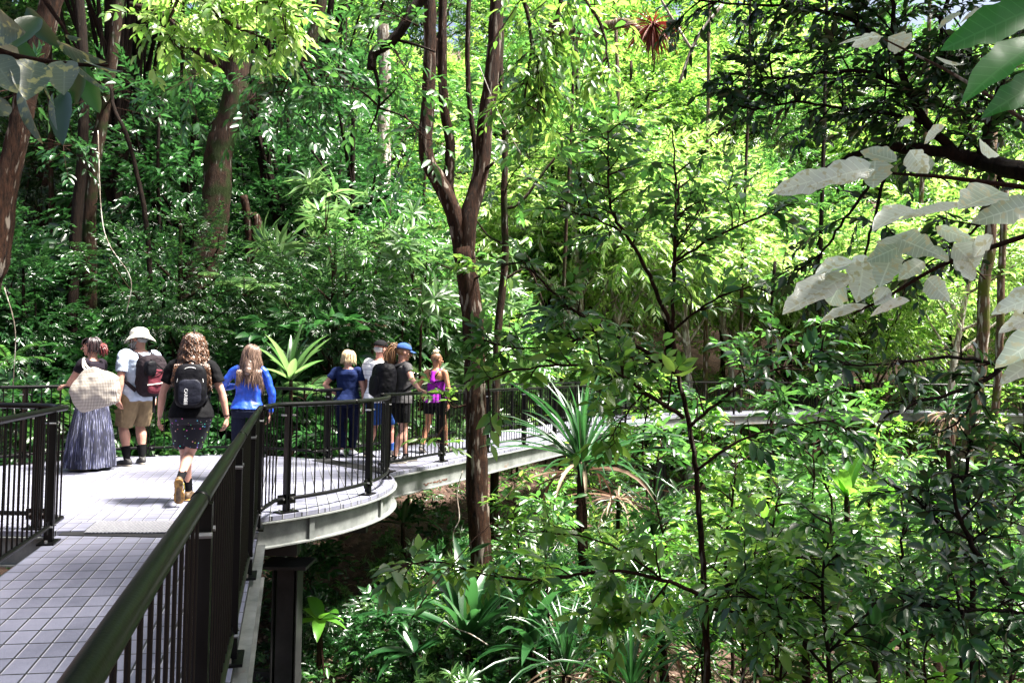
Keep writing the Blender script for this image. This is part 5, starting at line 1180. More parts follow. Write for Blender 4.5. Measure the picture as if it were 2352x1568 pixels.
class PM(MB):
    """primitive soup that is remeshed into one continuous surface"""
    def cap(s, a, b, ra, rb, enda=True, endb=True, n=12):
        a = np.array(a, float); b = np.array(b, float)
        if enda: s.ball(a, ra, nu=n, nv=8)
        if endb: s.ball(b, rb, nu=n, nv=8)
        s.tube([a, a*.5+b*.5, b], [ra, (ra+rb)/2, rb], n)
    def limb(s, pts, rads, enda=True, endb=True, n=14):
        P = smooth_path(pts, 4); r = np.interp(np.linspace(0, 1, len(P)), np.linspace(0, 1, len(rads)), rads)
        s.tube(P, r, n)
        if enda: s.ball(P[0], rads[0], nu=n)
        if endb: s.ball(P[-1], rads[-1], nu=n)
    def rings(s, rs, T=lambda p: p, n=28, pw=2.3):
        V = []
        for z, a, b, yo in rs:
            for j in range(n):
                t = 2*math.pi*j/n; c, s_ = math.cos(t), math.sin(t)
                V.append(T(np.array([a*abs(c)**(2/pw)*np.sign(c), yo + b*abs(s_)**(2/pw)*np.sign(s_), z])))
        k = len(rs); F = [(i*n+j, i*n+(j+1) % n, (i+1)*n+(j+1) % n, (i+1)*n+j) for i in range(k-1) for j in range(n)]
        F += [tuple(range(n))[::-1], tuple((k-1)*n+j for j in range(n))]; s.add(V, F)
    def sball(s, c, r, e=.6, rot=None, nu=24, nv=16):
        m = MB(); m.ball((0, 0, 0), 1, nu=nu, nv=nv); V = m.v[0]; V = np.sign(V)*np.abs(V)**e*np.array(r)
        if rot is not None: V = V @ np.array(rot).T
        s.add(V + np.array(c, float), m.f)
    def remesh(s, name, mat, parent, vox=.007, smooth=4, disp=0, dscale=.12, fac=.6):
        me = s.mesh('tmp'); o = bpy.data.objects.new('tmp', me); COL.objects.link(o)
        m = o.modifiers.new('r', 'REMESH'); m.mode = 'VOXEL'; m.voxel_size = vox
        m2 = o.modifiers.new('s', 'SMOOTH'); m2.factor = fac; m2.iterations = smooth
        if disp:
            tx = bpy.data.textures.new('folds', 'CLOUDS'); tx.noise_scale = dscale; tx.noise_depth = 1
            m3 = o.modifiers.new('d', 'DISPLACE'); m3.texture = tx; m3.strength = disp; m3.mid_level = .5
        dg = bpy.context.evaluated_depsgraph_get(); dg.update()
        me2 = bpy.data.meshes.new_from_object(o.evaluated_get(dg)); bpy.data.objects.remove(o); bpy.data.meshes.remove(me)
        me2.name = name; me2.polygons.foreach_set('use_smooth', np.ones(len(me2.polygons), dtype=bool))
        me2.materials.clear(); me2.materials.append(mat)
        return link(name, me2, parent)

def rotm(ax, a):
    return np.array(Matrix.Rotation(a, 3, ax))
def ik(a, b, l1, l2, hint):
    a = np.array(a, float); b = np.array(b, float); d = b-a; L = np.linalg.norm(d); L2 = min(L, (l1+l2)*.995)
    if L > L2: b = a + d/L*L2; d = b-a; L = L2
    u = d/L; h = np.array(hint, float); h = norm(h - u*np.dot(h, u)); x = (l1*l1 - l2*l2 + L*L)/(2*L); y = math.sqrt(max(l1*l1-x*x, 0))
    return a + u*x + h*y, b

TORSO_M = [(.470, .084, .066, -.006), (.505, .094, .078, -.01), (.54, .094, .076, -.006), (.585, .086, .066, .002), (.63, .084, .064, .004), (.68, .090, .066, .002), (.73, .100, .068, -.002), (.775, .104, .066, -.006), (.805, .092, .056, -.008), (.825, .06, .042, -.008), (.845, .036, .034, -.004)]
TORSO_F = [(.470, .088, .070, -.008), (.505, .099, .084, -.014), (.54, .096, .078, -.01), (.585, .082, .062, .0), (.63, .074, .056, .004), (.68, .080, .060, .006), (.72, .088, .070, .012), (.77, .090, .060, -.002), (.80, .082, .050, -.006), (.822, .052, .038, -.006), (.842, .031, .030, -.002)]

class Person:
    def __init__(s, label, xy, heading, H, sex='f', build=1.0, belly=0., lean=(0, 0), skin='fair'):
        s.H = H; s.sex = sex; s.b = build; s.skin = SK[skin]; s.xy = xy; s.hd = heading
        s.e = empty('person', (xy[0], xy[1], 0.0), heading, label, 'person')
        Rl = rotm('X', -lean[0]) @ rotm('Y', lean[1]); piv = np.array([0, 0, .5*H])
        s.T = lambda p: piv + Rl @ (np.array(p, float) - piv); s.Rl = Rl
        s.rs = [(z*H, a*H*build, bb*H*build + (belly*H*math.exp(-((z-.6)/.07)**2)*.5), yo*H + belly*H*.5*math.exp(-((z-.6)/.07)**2)) for z, a, bb, yo in (TORSO_M if sex == 'm' else TORSO_F)]
        s.sw = (.112 if sex == 'm' else .098)*H*(1+(build-1)*.6); s.hw = .052*H*build
        s.k = .9*build*(1.05 if sex == 'm' else .95)
    def w2l(s, w):      # world point into the person's frame
        d = np.array([w[0]-s.xy[0], w[1]-s.xy[1], w[2]]); c, n = math.cos(-s.hd), math.sin(-s.hd)
        return np.array([d[0]*c-d[1]*n, d[0]*n+d[1]*c, d[2]])
    def joints(s, armL=None, armR=None, legL=None, legR=None):
        H = s.H; s.J = {}
        for sg, nm, arm, leg in ((-1, 'L', armL, legL), (1, 'R', armR, legR)):
            sh = s.T((sg*s.sw, -.006*H, .803*H)); arm = arm or {}
            wr = arm.get('w', s.T((sg*(s.sw+.035*H), .01*H, .49*H))); el, wr = ik(sh, wr, .172*H, .148*H, arm.get('hint', (sg*.4, -1, 0)))
            s.J['sh'+nm], s.J['el'+nm], s.J['wr'+nm] = sh, el, wr
            hd = np.array(arm.get('hd', wr-el), float); s.J['hd'+nm] = hd/np.linalg.norm(hd); s.J['curl'+nm] = arm.get('curl', .5); s.J['pn'+nm] = np.array(arm.get('pn', (-sg, 0, 0)), float)
            leg = leg or {}; hp = np.array([sg*s.hw, 0, .5*H]); an = np.array(leg.get('a', (sg*.055*H, -.01*H, .045*H)), float)
            kn, an = ik(hp, an, .235*H, .235*H, leg.get('hint', (sg*.1, 1, 0))); s.J['hp'+nm], s.J['kn'+nm], s.J['an'+nm] = hp, kn, an
            s.J['fy'+nm] = leg.get('yaw', -sg*.12); s.J['fp'+nm] = leg.get('pitch', 0)
        return s
    def head(s, yaw=0, pitch=0, roll=0, face=True):
        H = s.H; nb = s.T((0, -.004*H, .835*H)); s.hs = .133*H; Rh = s.Rl @ rotm('Z', yaw) @ rotm('X', -pitch) @ rotm('Y', roll); s.Rh = Rh
        s.hc = nb + s.Rl @ np.array([0, .008*H, .092*H]) + Rh @ np.array([0, .008*H, 0]); s.nb = nb
        return s
    def hp_(s, x, y, z): return s.hc + s.Rh @ (np.array([x, y, z])*s.hs)
    def body(s):
        H, J, k = s.H, s.J, s.k; m = PM(); m.rings(s.rs, s.T)
        m.limb([s.T((0, -.012*H, .80*H)), s.nb, s.hp_(0, -.10, -.22)], [.036*H*s.b, .030*H*k*1.1, .034*H])
        for n, sg in (('L', -1), ('R', 1)):
            sh, el, wr = J['sh'+n], J['el'+n], J['wr'+n]
            m.limb([s.T((sg*s.sw*.55, -.006*H, .795*H)), sh, sh*.45+el*.55, el], [.030*H*k, .031*H*k, .0275*H*k, .0225*H*k])
            m.limb([el, el*.7+wr*.3, wr], [.0225*H*k, .0245*H*k, .0145*H])
            # hand
            hd = J['hd'+n]; pn = J['pn'+n]; pn = norm(pn - hd*np.dot(pn, hd)); sd_ = np.cross(hd, pn)*sg; c = J['curl'+n]; q = .0055*H
            for i in range(4):
                o = sd_*(i-1.5)*.0118*H; kb = wr + hd*(.052-.002*abs(i-1))*H + o; m.cap(wr + hd*.008*H + o*.5, kb, .0088*H, .0078*H, n=8)
                L = (.045, .050, .046, .036)[i]*H; a1 = c*.7+i*.06; d1 = hd*math.cos(a1) + pn*math.sin(a1); a2 = c*1.7+i*.08; d2 = hd*math.cos(a2) + pn*math.sin(a2)
                p1 = kb + d1*L*.5; m.cap(kb, p1, q, q*.95, n=8); m.cap(p1, p1+d2*L*.48, q*.95, q*.8, n=8)
            tb = wr + hd*.014*H - sd_*.014*H; t1 = tb + (hd*.75 - sd_*.55 + pn*.3)*.026*H; m.cap(tb, t1, .0075*H, .0062*H, n=8); m.cap(t1, t1 + norm(hd*.95 - sd_*.15 + pn*.35)*.024*H, .0062*H, .005*H, n=8)
            hp, kn, an = J['hp'+n], J['kn'+n], J['an'+n]; bk = norm(np.cross(np.array([1., 0, 0]), an-kn)); bk = bk if bk[1] < 0 else -bk
            m.limb([hp, hp*.5+kn*.5, kn], [.052*H*k*1.05, .046*H*k*1.05, .031*H*k])
            m.limb([kn, kn*.72+an*.28 + bk*.008*H, kn*.4+an*.6+bk*.004*H, an], [.031*H*k, .0345*H*k, .025*H*k, .0185*H])
        c, r = s.hp_, s.Rh; S = s.hs
        m.ball(c(0, -.07, .12), (.36*S, .45*S, .39*S), r); m.ball(c(0, .09, -.14), (.27*S, .29*S, .36*S), r); m.ball(c(0, .24, -.40), (.13*S, .12*S, .10*S), r)
        m.ball(c(0, .30, .10), (.24*S, .10*S, .07*S), r)
        m.cap(c(0, .37, .04), c(0, .485, -.10), .045*S, .068*S, n=8); m.ball(c(0, .36, -.235), (.11*S, .06*S, .04*S), r)
        for sg in (-1, 1): m.ball(c(sg*.365, -.02, -.02), (.045*S, .10*S, .15*S), r); m.ball(c(sg*.19, .24, -.08), (.09*S, .09*S, .10*S), r)
        s.bodyo = m.remesh('body', s.skin, s.e, .0058, 3)
        for sg in (-1, 1):
            q = MB(); q.ball(c(sg*.14, .345, .015), (.055*S, .03*S, .028*S), r, 10, 7); q.build('eye', CL['eye'], s.e, True)
        q = MB(); q.ball(c(0, .415, -.235), (.085*S, .02*S, .022*S), r, 10, 6); q.build('lips', plain('lips', (.35, .1, .09), .5, bump=0) if 'lips' not in bpy.data.materials else bpy.data.materials['lips'], s.e, True)
        return s
    def shirt(s, mat, zlo=.5, zhi=.83, sleeve=.55, off=.012, name='shirt', loose=.0, slr=1.25, disp=.012, arms=True):
        H = s.H; m = PM(); rs = [(z, a+off+loose*max(0, (.72*H-z)), b+off+loose*max(0, (.72*H-z)), y) for z, a, b, y in s.rs if zlo*H-.02 <= z <= zhi*H+.001]
        z0 = zlo*H; za = np.array([r[0] for r in s.rs]); f = lambda i: np.interp(z0, za, [r[i] for r in s.rs])
        rs = [(z0, f(1)+off+loose*(.72*H-z0), f(2)+off+loose*(.72*H-z0), f(3))] + [r for r in rs if r[0] > z0+.005]
        m.rings(rs, s.T)
        if arms:
            for n, sg in (('L', -1), ('R', 1)):
                sh, el, wr = s.J['sh'+n], s.J['el'+n], s.J['wr'+n]; k = s.k
                pts = [s.T((sg*s.sw*.5, -.006*H, .79*H)), sh, sh*(1-min(sleeve, 1)) + el*min(sleeve, 1)]; r0 = .031*H*k
                rad = [r0*1.1+off*.6, r0*1.12+off*.6, r0*slr*.95]
                if sleeve > 1:
                    m.limb(pts, [r0*1.1+off*.5, r0*1.08+off*.5, .0235*H*k+off*.8]); t = sleeve-1
                    m.limb([el, el*.5+wr*.5, el*(1-t)+wr*t], [.0235*H*k+off*.8, .0235*H*k+off*.6, .0165*H+off*.5], endb=False)
                else: m.limb(pts, rad, endb=False)
        return m.remesh(name, mat, s.e, .007, 3, disp, .10)
    def pants(s, mat, zhi=.6, leg=.8, off=.012, name='shorts', flare=1.1, disp=.01, ease=.012):
        H = s.H; m = PM(); za = np.array([r[0] for r in s.rs]); rs = []
        for z in np.linspace(.465*H, zhi*H, 6): rs.append((z, *[np.interp(z, za, [r[i] for r in s.rs]) + (off if i < 3 else 0) for i in (1, 2, 3)]))
        m.rings(rs, lambda p: p)
        for n in 'LR':
            hp, kn, an = s.J['hp'+n], s.J['kn'+n], s.J['an'+n]; k = s.k; r0 = .052*H*k*1.05+ease
            if leg <= 1: e_ = hp*(1-leg)+kn*leg; m.limb([hp, (hp+e_)/2, e_], [r0*1.02, r0*1.0, (.033*H*k*(leg) + .050*H*k*(1-leg))*flare+ease], endb=False)
            else:
                m.limb([hp, (hp+kn)/2, kn], [r0, .046*H*k*1.05+ease, .033*H*k+ease*1.1]); t = leg-1; e_ = kn*(1-t)+an*t
                m.limb([kn, kn*.65+e_*.35, e_], [.033*H*k+ease*1.1, .034*H*k+ease*flare, .021*H+ease*flare], endb=False)
        return m.remesh(name, mat, s.e, .007, 3, disp, .13)
    def feet(s, mat, sock=None, sockh=.35, sole='sole', stripe=None, solemat=None):
        H = s.H
        for n, sg in (('L', -1), ('R', 1)):
            an, kn = s.J['an'+n], s.J['kn'+n]; Rf = rotm('Z', s.J['fy'+n]) @ rotm('X', -s.J['fp'+n]); F_ = lambda x, y, z: an + Rf @ (np.array([x, y, z])*H)
            m = PM(); m.ball(F_(0, -.018, -.018), (.023*H, .030*H, .026*H), Rf); m.limb([F_(0, -.022, -.022), F_(0, .03, -.024), F_(0, .085, -.030), F_(0, .108, -.031)], [.022*H, .024*H, .0215*H, .014*H]); m.cap(F_(0, -.012, .012), F_(0, 0, -.012), .023*H, .024*H, enda=False, n=10)
            m.ball(F_(sg*.004, .07, -.030), (.028*H, .04*H, .013*H), Rf)
            sh = m.remesh('shoe', mat, s.e, .006, 3)
            q = PM(); q.sball(F_(0, -.012, -.039), (.0245*H, .036*H, .0065*H), .7, Rf); q.sball(F_(sg*.003, .072, -.039), (.029*H, .047*H, .0065*H), .7, Rf); q.sball(F_(0, .03, -.038), (.022*H, .04*H, .0065*H), .7, Rf)
            q.remesh('sole', solemat or CL['sole'], sh, .005, 1)
            if stripe: 
                q = MB(); q.tube([F_(sg*.026, -.01, -.028), F_(sg*.029, .03, -.012), F_(sg*.024, .05, -.016)], .0035*H, 6); q.build('stripe', stripe, sh)
                q = MB(); [q.tube([F_(-.012, y, .0015-(y-.03)*.28), F_(.012, y+.008, .0015-(y-.03)*.28)], .0022*H, 5) for y in (.028, .042, .056)]; q.build('laces', CL['silver'], sh)
            if sock:
                t = sockh; q = PM(); q.limb([an, an*.6+kn*.4*1.0, an*(1-t)+kn*t] if t > .45 else [an, an*(1-t/2)+kn*t/2, an*(1-t)+kn*t], [.0215*H, .0235*H if t < .4 else .028*H, (.027 if t < .4 else .032)*H*s.k], endb=False); q.remesh('sock', sock, s.e, .006, 2)
        return s
    def strands(s, m, roots, L, wave=.0, wfreq=9, r=.0065, seed=0, fall=None, spread=0., back=.0):
        """hair strands: list of (azimuth, elevation) roots; they follow the skull then hang"""
        rg_ = np.random.default_rng(seed); S = s.hs
        for az, el in roots:
            l = L*rg_.uniform(.8, 1.08); ph = rg_.uniform(0, 6.28, 2); P = []; e0 = el; dist = 0; stp = .022; pos = None
            rx, ry, rz = .385*S + rg_.uniform(0, .02), .475*S + rg_.uniform(0, .02), .42*S + rg_.uniform(0, .015)
            n = int(l/stp)
            for i in range(max(n, 3)):
                if e0 > -.15:
                    q = s.hp_(0, -.07, .12) + s.Rh @ np.array([math.cos(az)*math.cos(e0)*rx, math.sin(az)*math.cos(e0)*ry, math.sin(e0)*rz]); e0 -= stp/(.42*S); pos = q.copy(); out = s.Rh @ np.array([math.cos(az), math.sin(az), 0]); out[2] = 0; t0 = i
                else:
                    k_ = i - t0; pos = pos + np.array([0, 0, -stp]) + out*(.10*stp*math.exp(-k_*.2) + spread*stp) + np.array([0, -back*stp, 0]); 
                    
                    ymax = -(.062*s.H*s.b + .012) + (.0)
                    if pos[2] < .81*s.H and abs(pos[0]) < s.sw*1.05 and math.sin(az) < .35: pos[1] = min(pos[1], (s.T((0, 0, pos[2]))[1]) + ymax - rg_.uniform(0, .01)) if k_ > 1 else pos[1]
                    q = pos.copy()
                a = wave*min(1, i/4); q = q + np.array([math.sin(i*stp*wfreq*6.28+ph[0]), math.cos(i*stp*wfreq*6.28+ph[1])*.7, 0])*a
                P.append(q)
            P = np.array(P); m.tube(P, np.interp(np.linspace(0, 1, len(P)), [0, .2, .8, 1], [r, r*1.1, r*.9, r*.25]), 5, cap=False)
    def hair(s, mat, L, n=220, wave=0., wfreq=9, az=(-3.5, .35), el=(-.1, 1.5), r=.0065, seed=1, spread=0., base=.42, cut=.25, name='hair'):
        S = s.hs; m = PM(); m.ball(s.hp_(0, -.10, .145), (.385*S, .46*S, .41*S), s.Rh); m.ball(s.hp_(0, -.2, -.05), (.33*S, .33*S, .34*S), s.Rh)
        if L > .3:
            a = s.hp_(0, -.25, -.05); b = s.T((0, -(.075*s.H*s.b+.02), .80*s.H)); m.limb([a, (a+b)/2, b], [.30*S, .26*S, .045], n=12)
        o = m.remesh(name, mat, s.e, .008, 3, .012, .03)
        rg_ = np.random.default_rng(seed); q = MB(); roots = [(rg_.uniform(*az), math.asin(rg_.uniform(math.sin(el[0]), math.sin(el[1])))) for _ in range(n)]
        s.strands(q, roots, L, wave, wfreq, r, seed, spread=spread); q.build('hair_strands', mat, o, True)
        return o
    def cap_(s, mat, front=None, bucket=False):
        S = s.hs; m = MB(); nr, nj = 9, 28; V = []
        c0 = np.array([0, -.07, .20]); 
        for i in range(nr+1):
            e = math.pi/2*(1 - i/nr); 
            for j in range(nj):
                t = 2*math.pi*j/nj; p = c0 + np.array([math.cos(t)*math.cos(e)*.405, math.sin(t)*math.cos(e)*.50, math.sin(e)*(.40 if not bucket else .44)**1])
                if bucket: p[2] = c0[2] + math.sin(e)**.7*.42
                V.append(s.hp_(*p))
        if bucket:
            for k_ in (1, 2, 3):
                for j in range(nj):
                    t = 2*math.pi*j/nj; V.append(s.hp_(*(c0 + np.array([math.cos(t)*(.405+.10*k_), math.sin(t)*(.50+.11*k_), -.10*k_ + .04*math.sin(2*t+.8)*k_]))))
            nr += 3
        F = [(i*nj+j, i*nj+(j+1) % nj, (i+1)*nj+(j+1) % nj, (i+1)*nj+j) for i in range(nr) for j in range(nj)]
        m.add(V, F); o = m.build('hat', mat, s.e, True); sol = o.modifiers.new('t', 'SOLIDIFY'); sol.thickness = .006
        if not bucket:
            V = []; nb = 9
            for i in range(5):
                for j in range(nb):
                    t = -1 + 2*j/(nb-1); y = .36 + .13*(1-t*t) ; V.append(s.hp_(t*.30, .30 + .12*(1-t*t) + i*.085*(1-.25*t*t), .20 - .02*i - .07*t*t))
            q = MB(); q.add(V, [(i*nb+j, i*nb+j+1, (i+1)*nb+j+1, (i+1)*nb+j) for i in range(4) for j in range(nb-1)]); b = q.build('brim', mat, o, True); sl = b.modifiers.new('t', 'SOLIDIFY'); sl.thickness = .005
            q = MB(); q.ball(s.hp_(0, -.07, .60), .022*S*1.5); q.build('button', mat, o, True)
            if front:
                V = []; 
                for i in range(6):
                    e = .15 + i*.2
                    for j in range(9):
                        t = math.pi/2 - .75 + 1.5*j/8; V.append(s.hp_(*(c0 + np.array([math.cos(t)*math.cos(e)*.415, math.sin(t)*math.cos(e)*.512, math.sin(e)*.41]))))
                q = MB(); q.add(V, [(i*9+j, i*9+j+1, (i+1)*9+j+1, (i+1)*9+j) for i in range(5) for j in range(8)]); q.build('front_panel', front, o, True)
        return o
def backpack(P, label, w, h, d, zc, main, pocket, zipm, group=None, fat=1., straps=True, lumpy=.01):
    """backpack worn by P, a thing of its own"""
    e = empty('backpack', P.e.location, P.hd, label, 'backpack'); H = P.H
    yb = -(.066*H*P.b + .015); c = np.array([0, yb - d/2 + .01, zc]); T = P.T; Rl = P.Rl
    m = PM(); m.sball(T(c), (w/2, d/2, h/2), .55, Rl); m.sball(T(c + np.array([0, -.01*fat, -h*.12])), (w/2*.98*fat, d/2*1.05, h*.36), .6, Rl)
    o = m.remesh('bag', main, e, .008, 4, lumpy, .08)
    m = PM(); m.sball(T(c + np.array([0, -d*.42, -h*.13])), (w*.37, d*.2, h*.29), .55, Rl); m.remesh('front_pocket', pocket, e, .007, 3, .006, .06)
    q = MB(); P_ = [T(c + np.array([w*.40*math.cos(t), -d*.30 - d*.13*math.sin(t)*0, h*.05 + h*.37*math.sin(t)])) + Rl @ np.array([0, -d*.10, 0]) for t in np.linspace(-.15, math.pi+.15, 22)]; q.tube(P_, .0045, 6); q.build('zip', zipm, e, True)
    q = MB(); q.tube([T(c + np.array([x, .02+0*abs(x), h*.5+.035-abs(x)*.6])) for x in (-.045, -.02, 0, .02, .045)], .007, 6); q.build('haul_loop', main, e, True)
    for sg in (-1, 1):
        sh = P.T((sg*P.sw*.62, -.004*H, .82*H)); m = MB()
        pts = [T(c + np.array([sg*.06, d*.4, h*.42])), P.T((sg*P.sw*.55, -.045*H, .815*H)) + np.array([0, 0, .012]), sh + np.array([0, 0, .03]), P.T((sg*P.sw*.66, .05*H, .80*H)) + np.array([0, .015, 0]), P.T((sg*P.sw*.75, .078*H*P.b+.012, .73*H)), P.T((sg*P.sw*.98, .03*H, .65*H)), T(c + np.array([sg*w*.42, d*.35, -h*.36]))]
        Pp = smooth_path(pts, 5); T_ = norm(np.gradient(Pp, axis=0)); V = []; 
        for p_, t_ in zip(Pp, T_):
            out = norm(p_ - P.T((0, 0, p_[2]*.9+.1))); sd_ = norm(np.cross(t_, out)); V += [p_ - sd_*.024 + out*.008, p_ + sd_*.024 + out*.008, p_ + sd_*.024 - out*.004, p_ - sd_*.024 - out*.004]
        F = [(i*4+j, i*4+(j+1) % 4, i*4+4+(j+1) % 4, i*4+4+j) for i in range(len(Pp)-1) for j in range(4)] + [(0, 3, 2, 1), tuple(len(V)-4+j for j in range(4))]
        m.add(V, F); m.build('strap', main, e, True)
    return e, c, T

g2 = lambda px, py: tuple(np.array(onz(px, py))[:2])
# 1 woman in a long skirt, hand on the railing
a = Person('dark haired woman in black top and long striped navy skirt, hand on railing', g2(203, 1078), R(82), 1.70, 'f', 1.12)
hand = a.w2l(onz(150, 887, 1.06))
a.joints(armL=dict(w=hand - np.array([.0, .05, -.02]), hint=(-1, -.3, -.6), hd=(0, 1, -.15), pn=(0, 0, -1), curl=.5), armR=dict(w=(.2, .25, 1.0), hint=(1, -.6, 0))).head(.32, .05, 0).body()
a.shirt(CL['tee'], .56, .825, .45, .014, 'top', .02)
m = PM(); nj = 72; V = []; UV = []
zs = np.linspace(.60, .025, 16)
for i, z in enumerate(zs):
    t = i/15
    for j in range(nj):
        th = 2*math.pi*j/nj; rr = 1 + (.03+.05*t)*math.sin(th*11 + math.sin(t*3)*1.2) + .02*math.sin(th*5+2*t)
        ra = (.080 + .085*min(1, t*1.6)**.7*.55 + .052*t)*a.H*1.05*rr; V.append((math.cos(th)*ra, -.012*a.H + math.sin(th)*ra*.86, z*a.H)); UV.append((j/nj, t))
F = [(i*nj+j, (i+1)*nj+j, (i+1)*nj+(j+1) % nj, i*nj+(j+1) % nj) for i in range(15) for j in range(nj)]
me = tri_mesh('skirt', V, F, True, UV); me.materials.append(SKIRT); link('skirt', me, a.e)
a.feet(CL['shoe'])
a.hair(HM['black'], .17, 150, .004, az=(-3.3, .2), r=.006, seed=3)
m = PM(); c0 = a.hp_(0, -.60, -.02); m.ball(c0, .052); m.remesh('hair_bun', HM['red'], a.e, .007, 2, .01, .02)
q = MB(); rg_ = np.random.default_rng(4)
for i in range(60):
    d = norm(rg_.normal(0, 1, 3) + np.array([0, -.5, -.4])); q.tube([c0 + d*.02, c0 + d*.055, c0 + d*.06 + np.array([0, -.01, -.03]), c0 + d*.05 + np.array([rg_.normal(0, .01), -.015, -.085])], [.006, .007, .005, .002], 4, cap=False)
q.build('hair_strands', HM['red'], a.e, True)
# fringe
q = MB()
for i in range(26):
    x = -.3 + .6*i/25; q.tube([a.hp_(x*.8, .12, .50), a.hp_(x, .33, .36), a.hp_(x*1.05, .385, .12 + .03*math.sin(i*2))], [.008, .008, .003], 4, cap=False)
q.build('fringe', HM['black'], a.e, True)
# tote bag
tb = empty('tote_bag', (0, 0, 0), 0, 'large cream and brown checked cloth bag hanging from the skirted woman’s shoulder'.replace('’', "'"), 'bag')
shw = a.e.matrix_basis @ Vector(a.J['shL']); bagc = at(218, 892, shw.y - .26)
m = PM(); Rb = rotm('Y', R(-17)) @ rotm('X', R(4))
rsb = []
for (z, hx, hy, xo) in [(-.26, .22, .10, .0), (-.25, .25, .115, .0), (-.10, .31, .14, .0), (.05, .34, .12, .0), (.13, .27, .085, -.01), (.22, .15, .045, -.03), (.28, .06, .025, -.04)]:
    rsb.append((z, hx, hy, 0))
m.rings(rsb, lambda p: Rb @ np.array(p), 32, 3.0)
tb.location = bagc; bgo = m.remesh('bag_body', GING, tb, .009, 22, .03, .14); bgo.scale = (.92, .92, .95)
sh_l = np.array(shw) - np.array(bagc)
for dy in (0, .03):
    q = MB(); top = Rb @ np.array([-.02 + dy*2, 0, .22]); pts = smooth_path([top, sh_l*.55 + top*.45 + np.array([0, -.05+dy, .0]), sh_l + np.array([.02, -.045+dy*.5, .04]), sh_l + np.array([0, .03, .055]), sh_l + np.array([-.04, .09, -.02])], 5)
    q.tube(pts, .012, 6); q.build('strap', CL['strap'], tb, True)

# 2 bearded man in bucket hat
b = Person('bearded man in a cream bucket hat, pale blue shirt, khaki shorts and dark socks', g2(312, 1068), R(58), 1.84, 'm', 1.14, belly=.05)
H = b.H
b.joints(armL=dict(w=(-.30, -.03, .85), hint=(-1, -.8, 0), hd=(.1, .25, -1), pn=(1, 0, 0), curl=.9), armR=dict(w=(.30, .08, .86), hint=(1, -.5, 0)),
         legL=dict(a=(-.13, .0, .083)), legR=dict(a=(.13, .06, .083), yaw=-.35)).head(.42, .1, 0).body()
b.shirt(CL['paleblue'], .47, .83, .72, .016, 'shirt', .03, 1.3, .025)
b.pants(CL['khaki'], .52, .93, .018, 'shorts', 1.42, .02, .02)
for sg in (-1,):
    m = PM(); p = b.J['hpL']*.42 + b.J['knL']*.58 + np.array([-.105, -.01, 0]); m.sball(p, (.018, .075, .09), .5); m.remesh('cargo_pocket', CL['khaki'], b.e, .007, 2, .008, .05)
    q = MB(); q.box(p + np.array([-.02, 0, .055]), (.012, .15, .04)); q.build('pocket_flap', CL['khaki'], b.e)
b.feet(CL['shoe'], CL['black'], .42)
b.cap_(CL['cream'], bucket=True)
m = PM(); S = b.hs; m.ball(b.hp_(0, .24, -.36), (.29*S, .24*S, .26*S), b.Rh); m.ball(b.hp_(0, .10, -.2), (.335*S, .22*S, .22*S), b.Rh); m.ball(b.hp_(0, .3, -.52), (.17*S, .15*S, .18*S), b.Rh); bd = m.remesh('beard', HM['grey'], b.e, .007, 2, .012, .02)
q = MB(); rg_ = np.random.default_rng(8)
for i in range(140):
    x = rg_.uniform(-.27, .27); y = rg_.uniform(.0, .42); z = rg_.uniform(-.5, -.15); p = b.hp_(x*1.1, y, z); d = b.Rh @ np.array([x*.3, .3, -.8]); q.tube([p, p + d*.03, p + d*.055], [.004, .004, .001], 4, cap=False)
q.build('beard_strands', HM['grey'], bd, True)
m = PM(); m.ball(b.hp_(0, -.22, -.02), (.36*S, .28*S, .26*S), b.Rh); m.remesh('hair', HM['grey'], b.e, .007, 2, .01, .03)
q = MB(); q.tube(smooth_path([b.hp_(-.38, .1, .15), b.hp_(-.36, .2, -.2), b.hp_(-.2, .3, -.62), b.hp_(.1, .3, -.66), b.hp_(.35, .15, -.2)], 4), .003, 5); q.build('hat_cord', CL['white'], b.e)
e, c, T = backpack(b, 'bulging dark and maroon hiking backpack on the bearded man', .36, .56, .26, 1.21, CL['packgrey'], CL['maroon'], CL['black'], fat=1.05, lumpy=.03)
m = PM(); m.sball(T(c + np.array([-.10, -.13, .10])), (.07, .06, .10), .5, b.Rl); m.remesh('side_pouch', CL['packblack'], e, .007, 3, .008, .05)
m = PM(); m.sball(T(c + np.array([.10, -.14, .0])), (.038, .035, .04), .7, b.Rl); m.remesh('red_pouch', CL['red'], e, .007, 2, .01, .03)
for i, (p0, p1) in enumerate([((-.12, -.15, .22), (.14, -.15, .02)), ((-.1, -.16, -.02), (.14, -.15, .12)), ((-.14, -.14, -.12), (.13, -.16, -.08))]):
    q = MB(); q.tube([T(c + np.array(p0)), T(c + (np.array(p0)+np.array(p1))/2 + np.array([0, -.03, 0])), T(c + np.array(p1))], .007, 5); q.build('lashing', CL['strap'] if i == 2 else CL['black'], e)
q = MB(); q.box(T(c + np.array([.02, -.05, -.36])), (.035, .01, .26)); q.build('hanging_webbing', CL['black'], e)

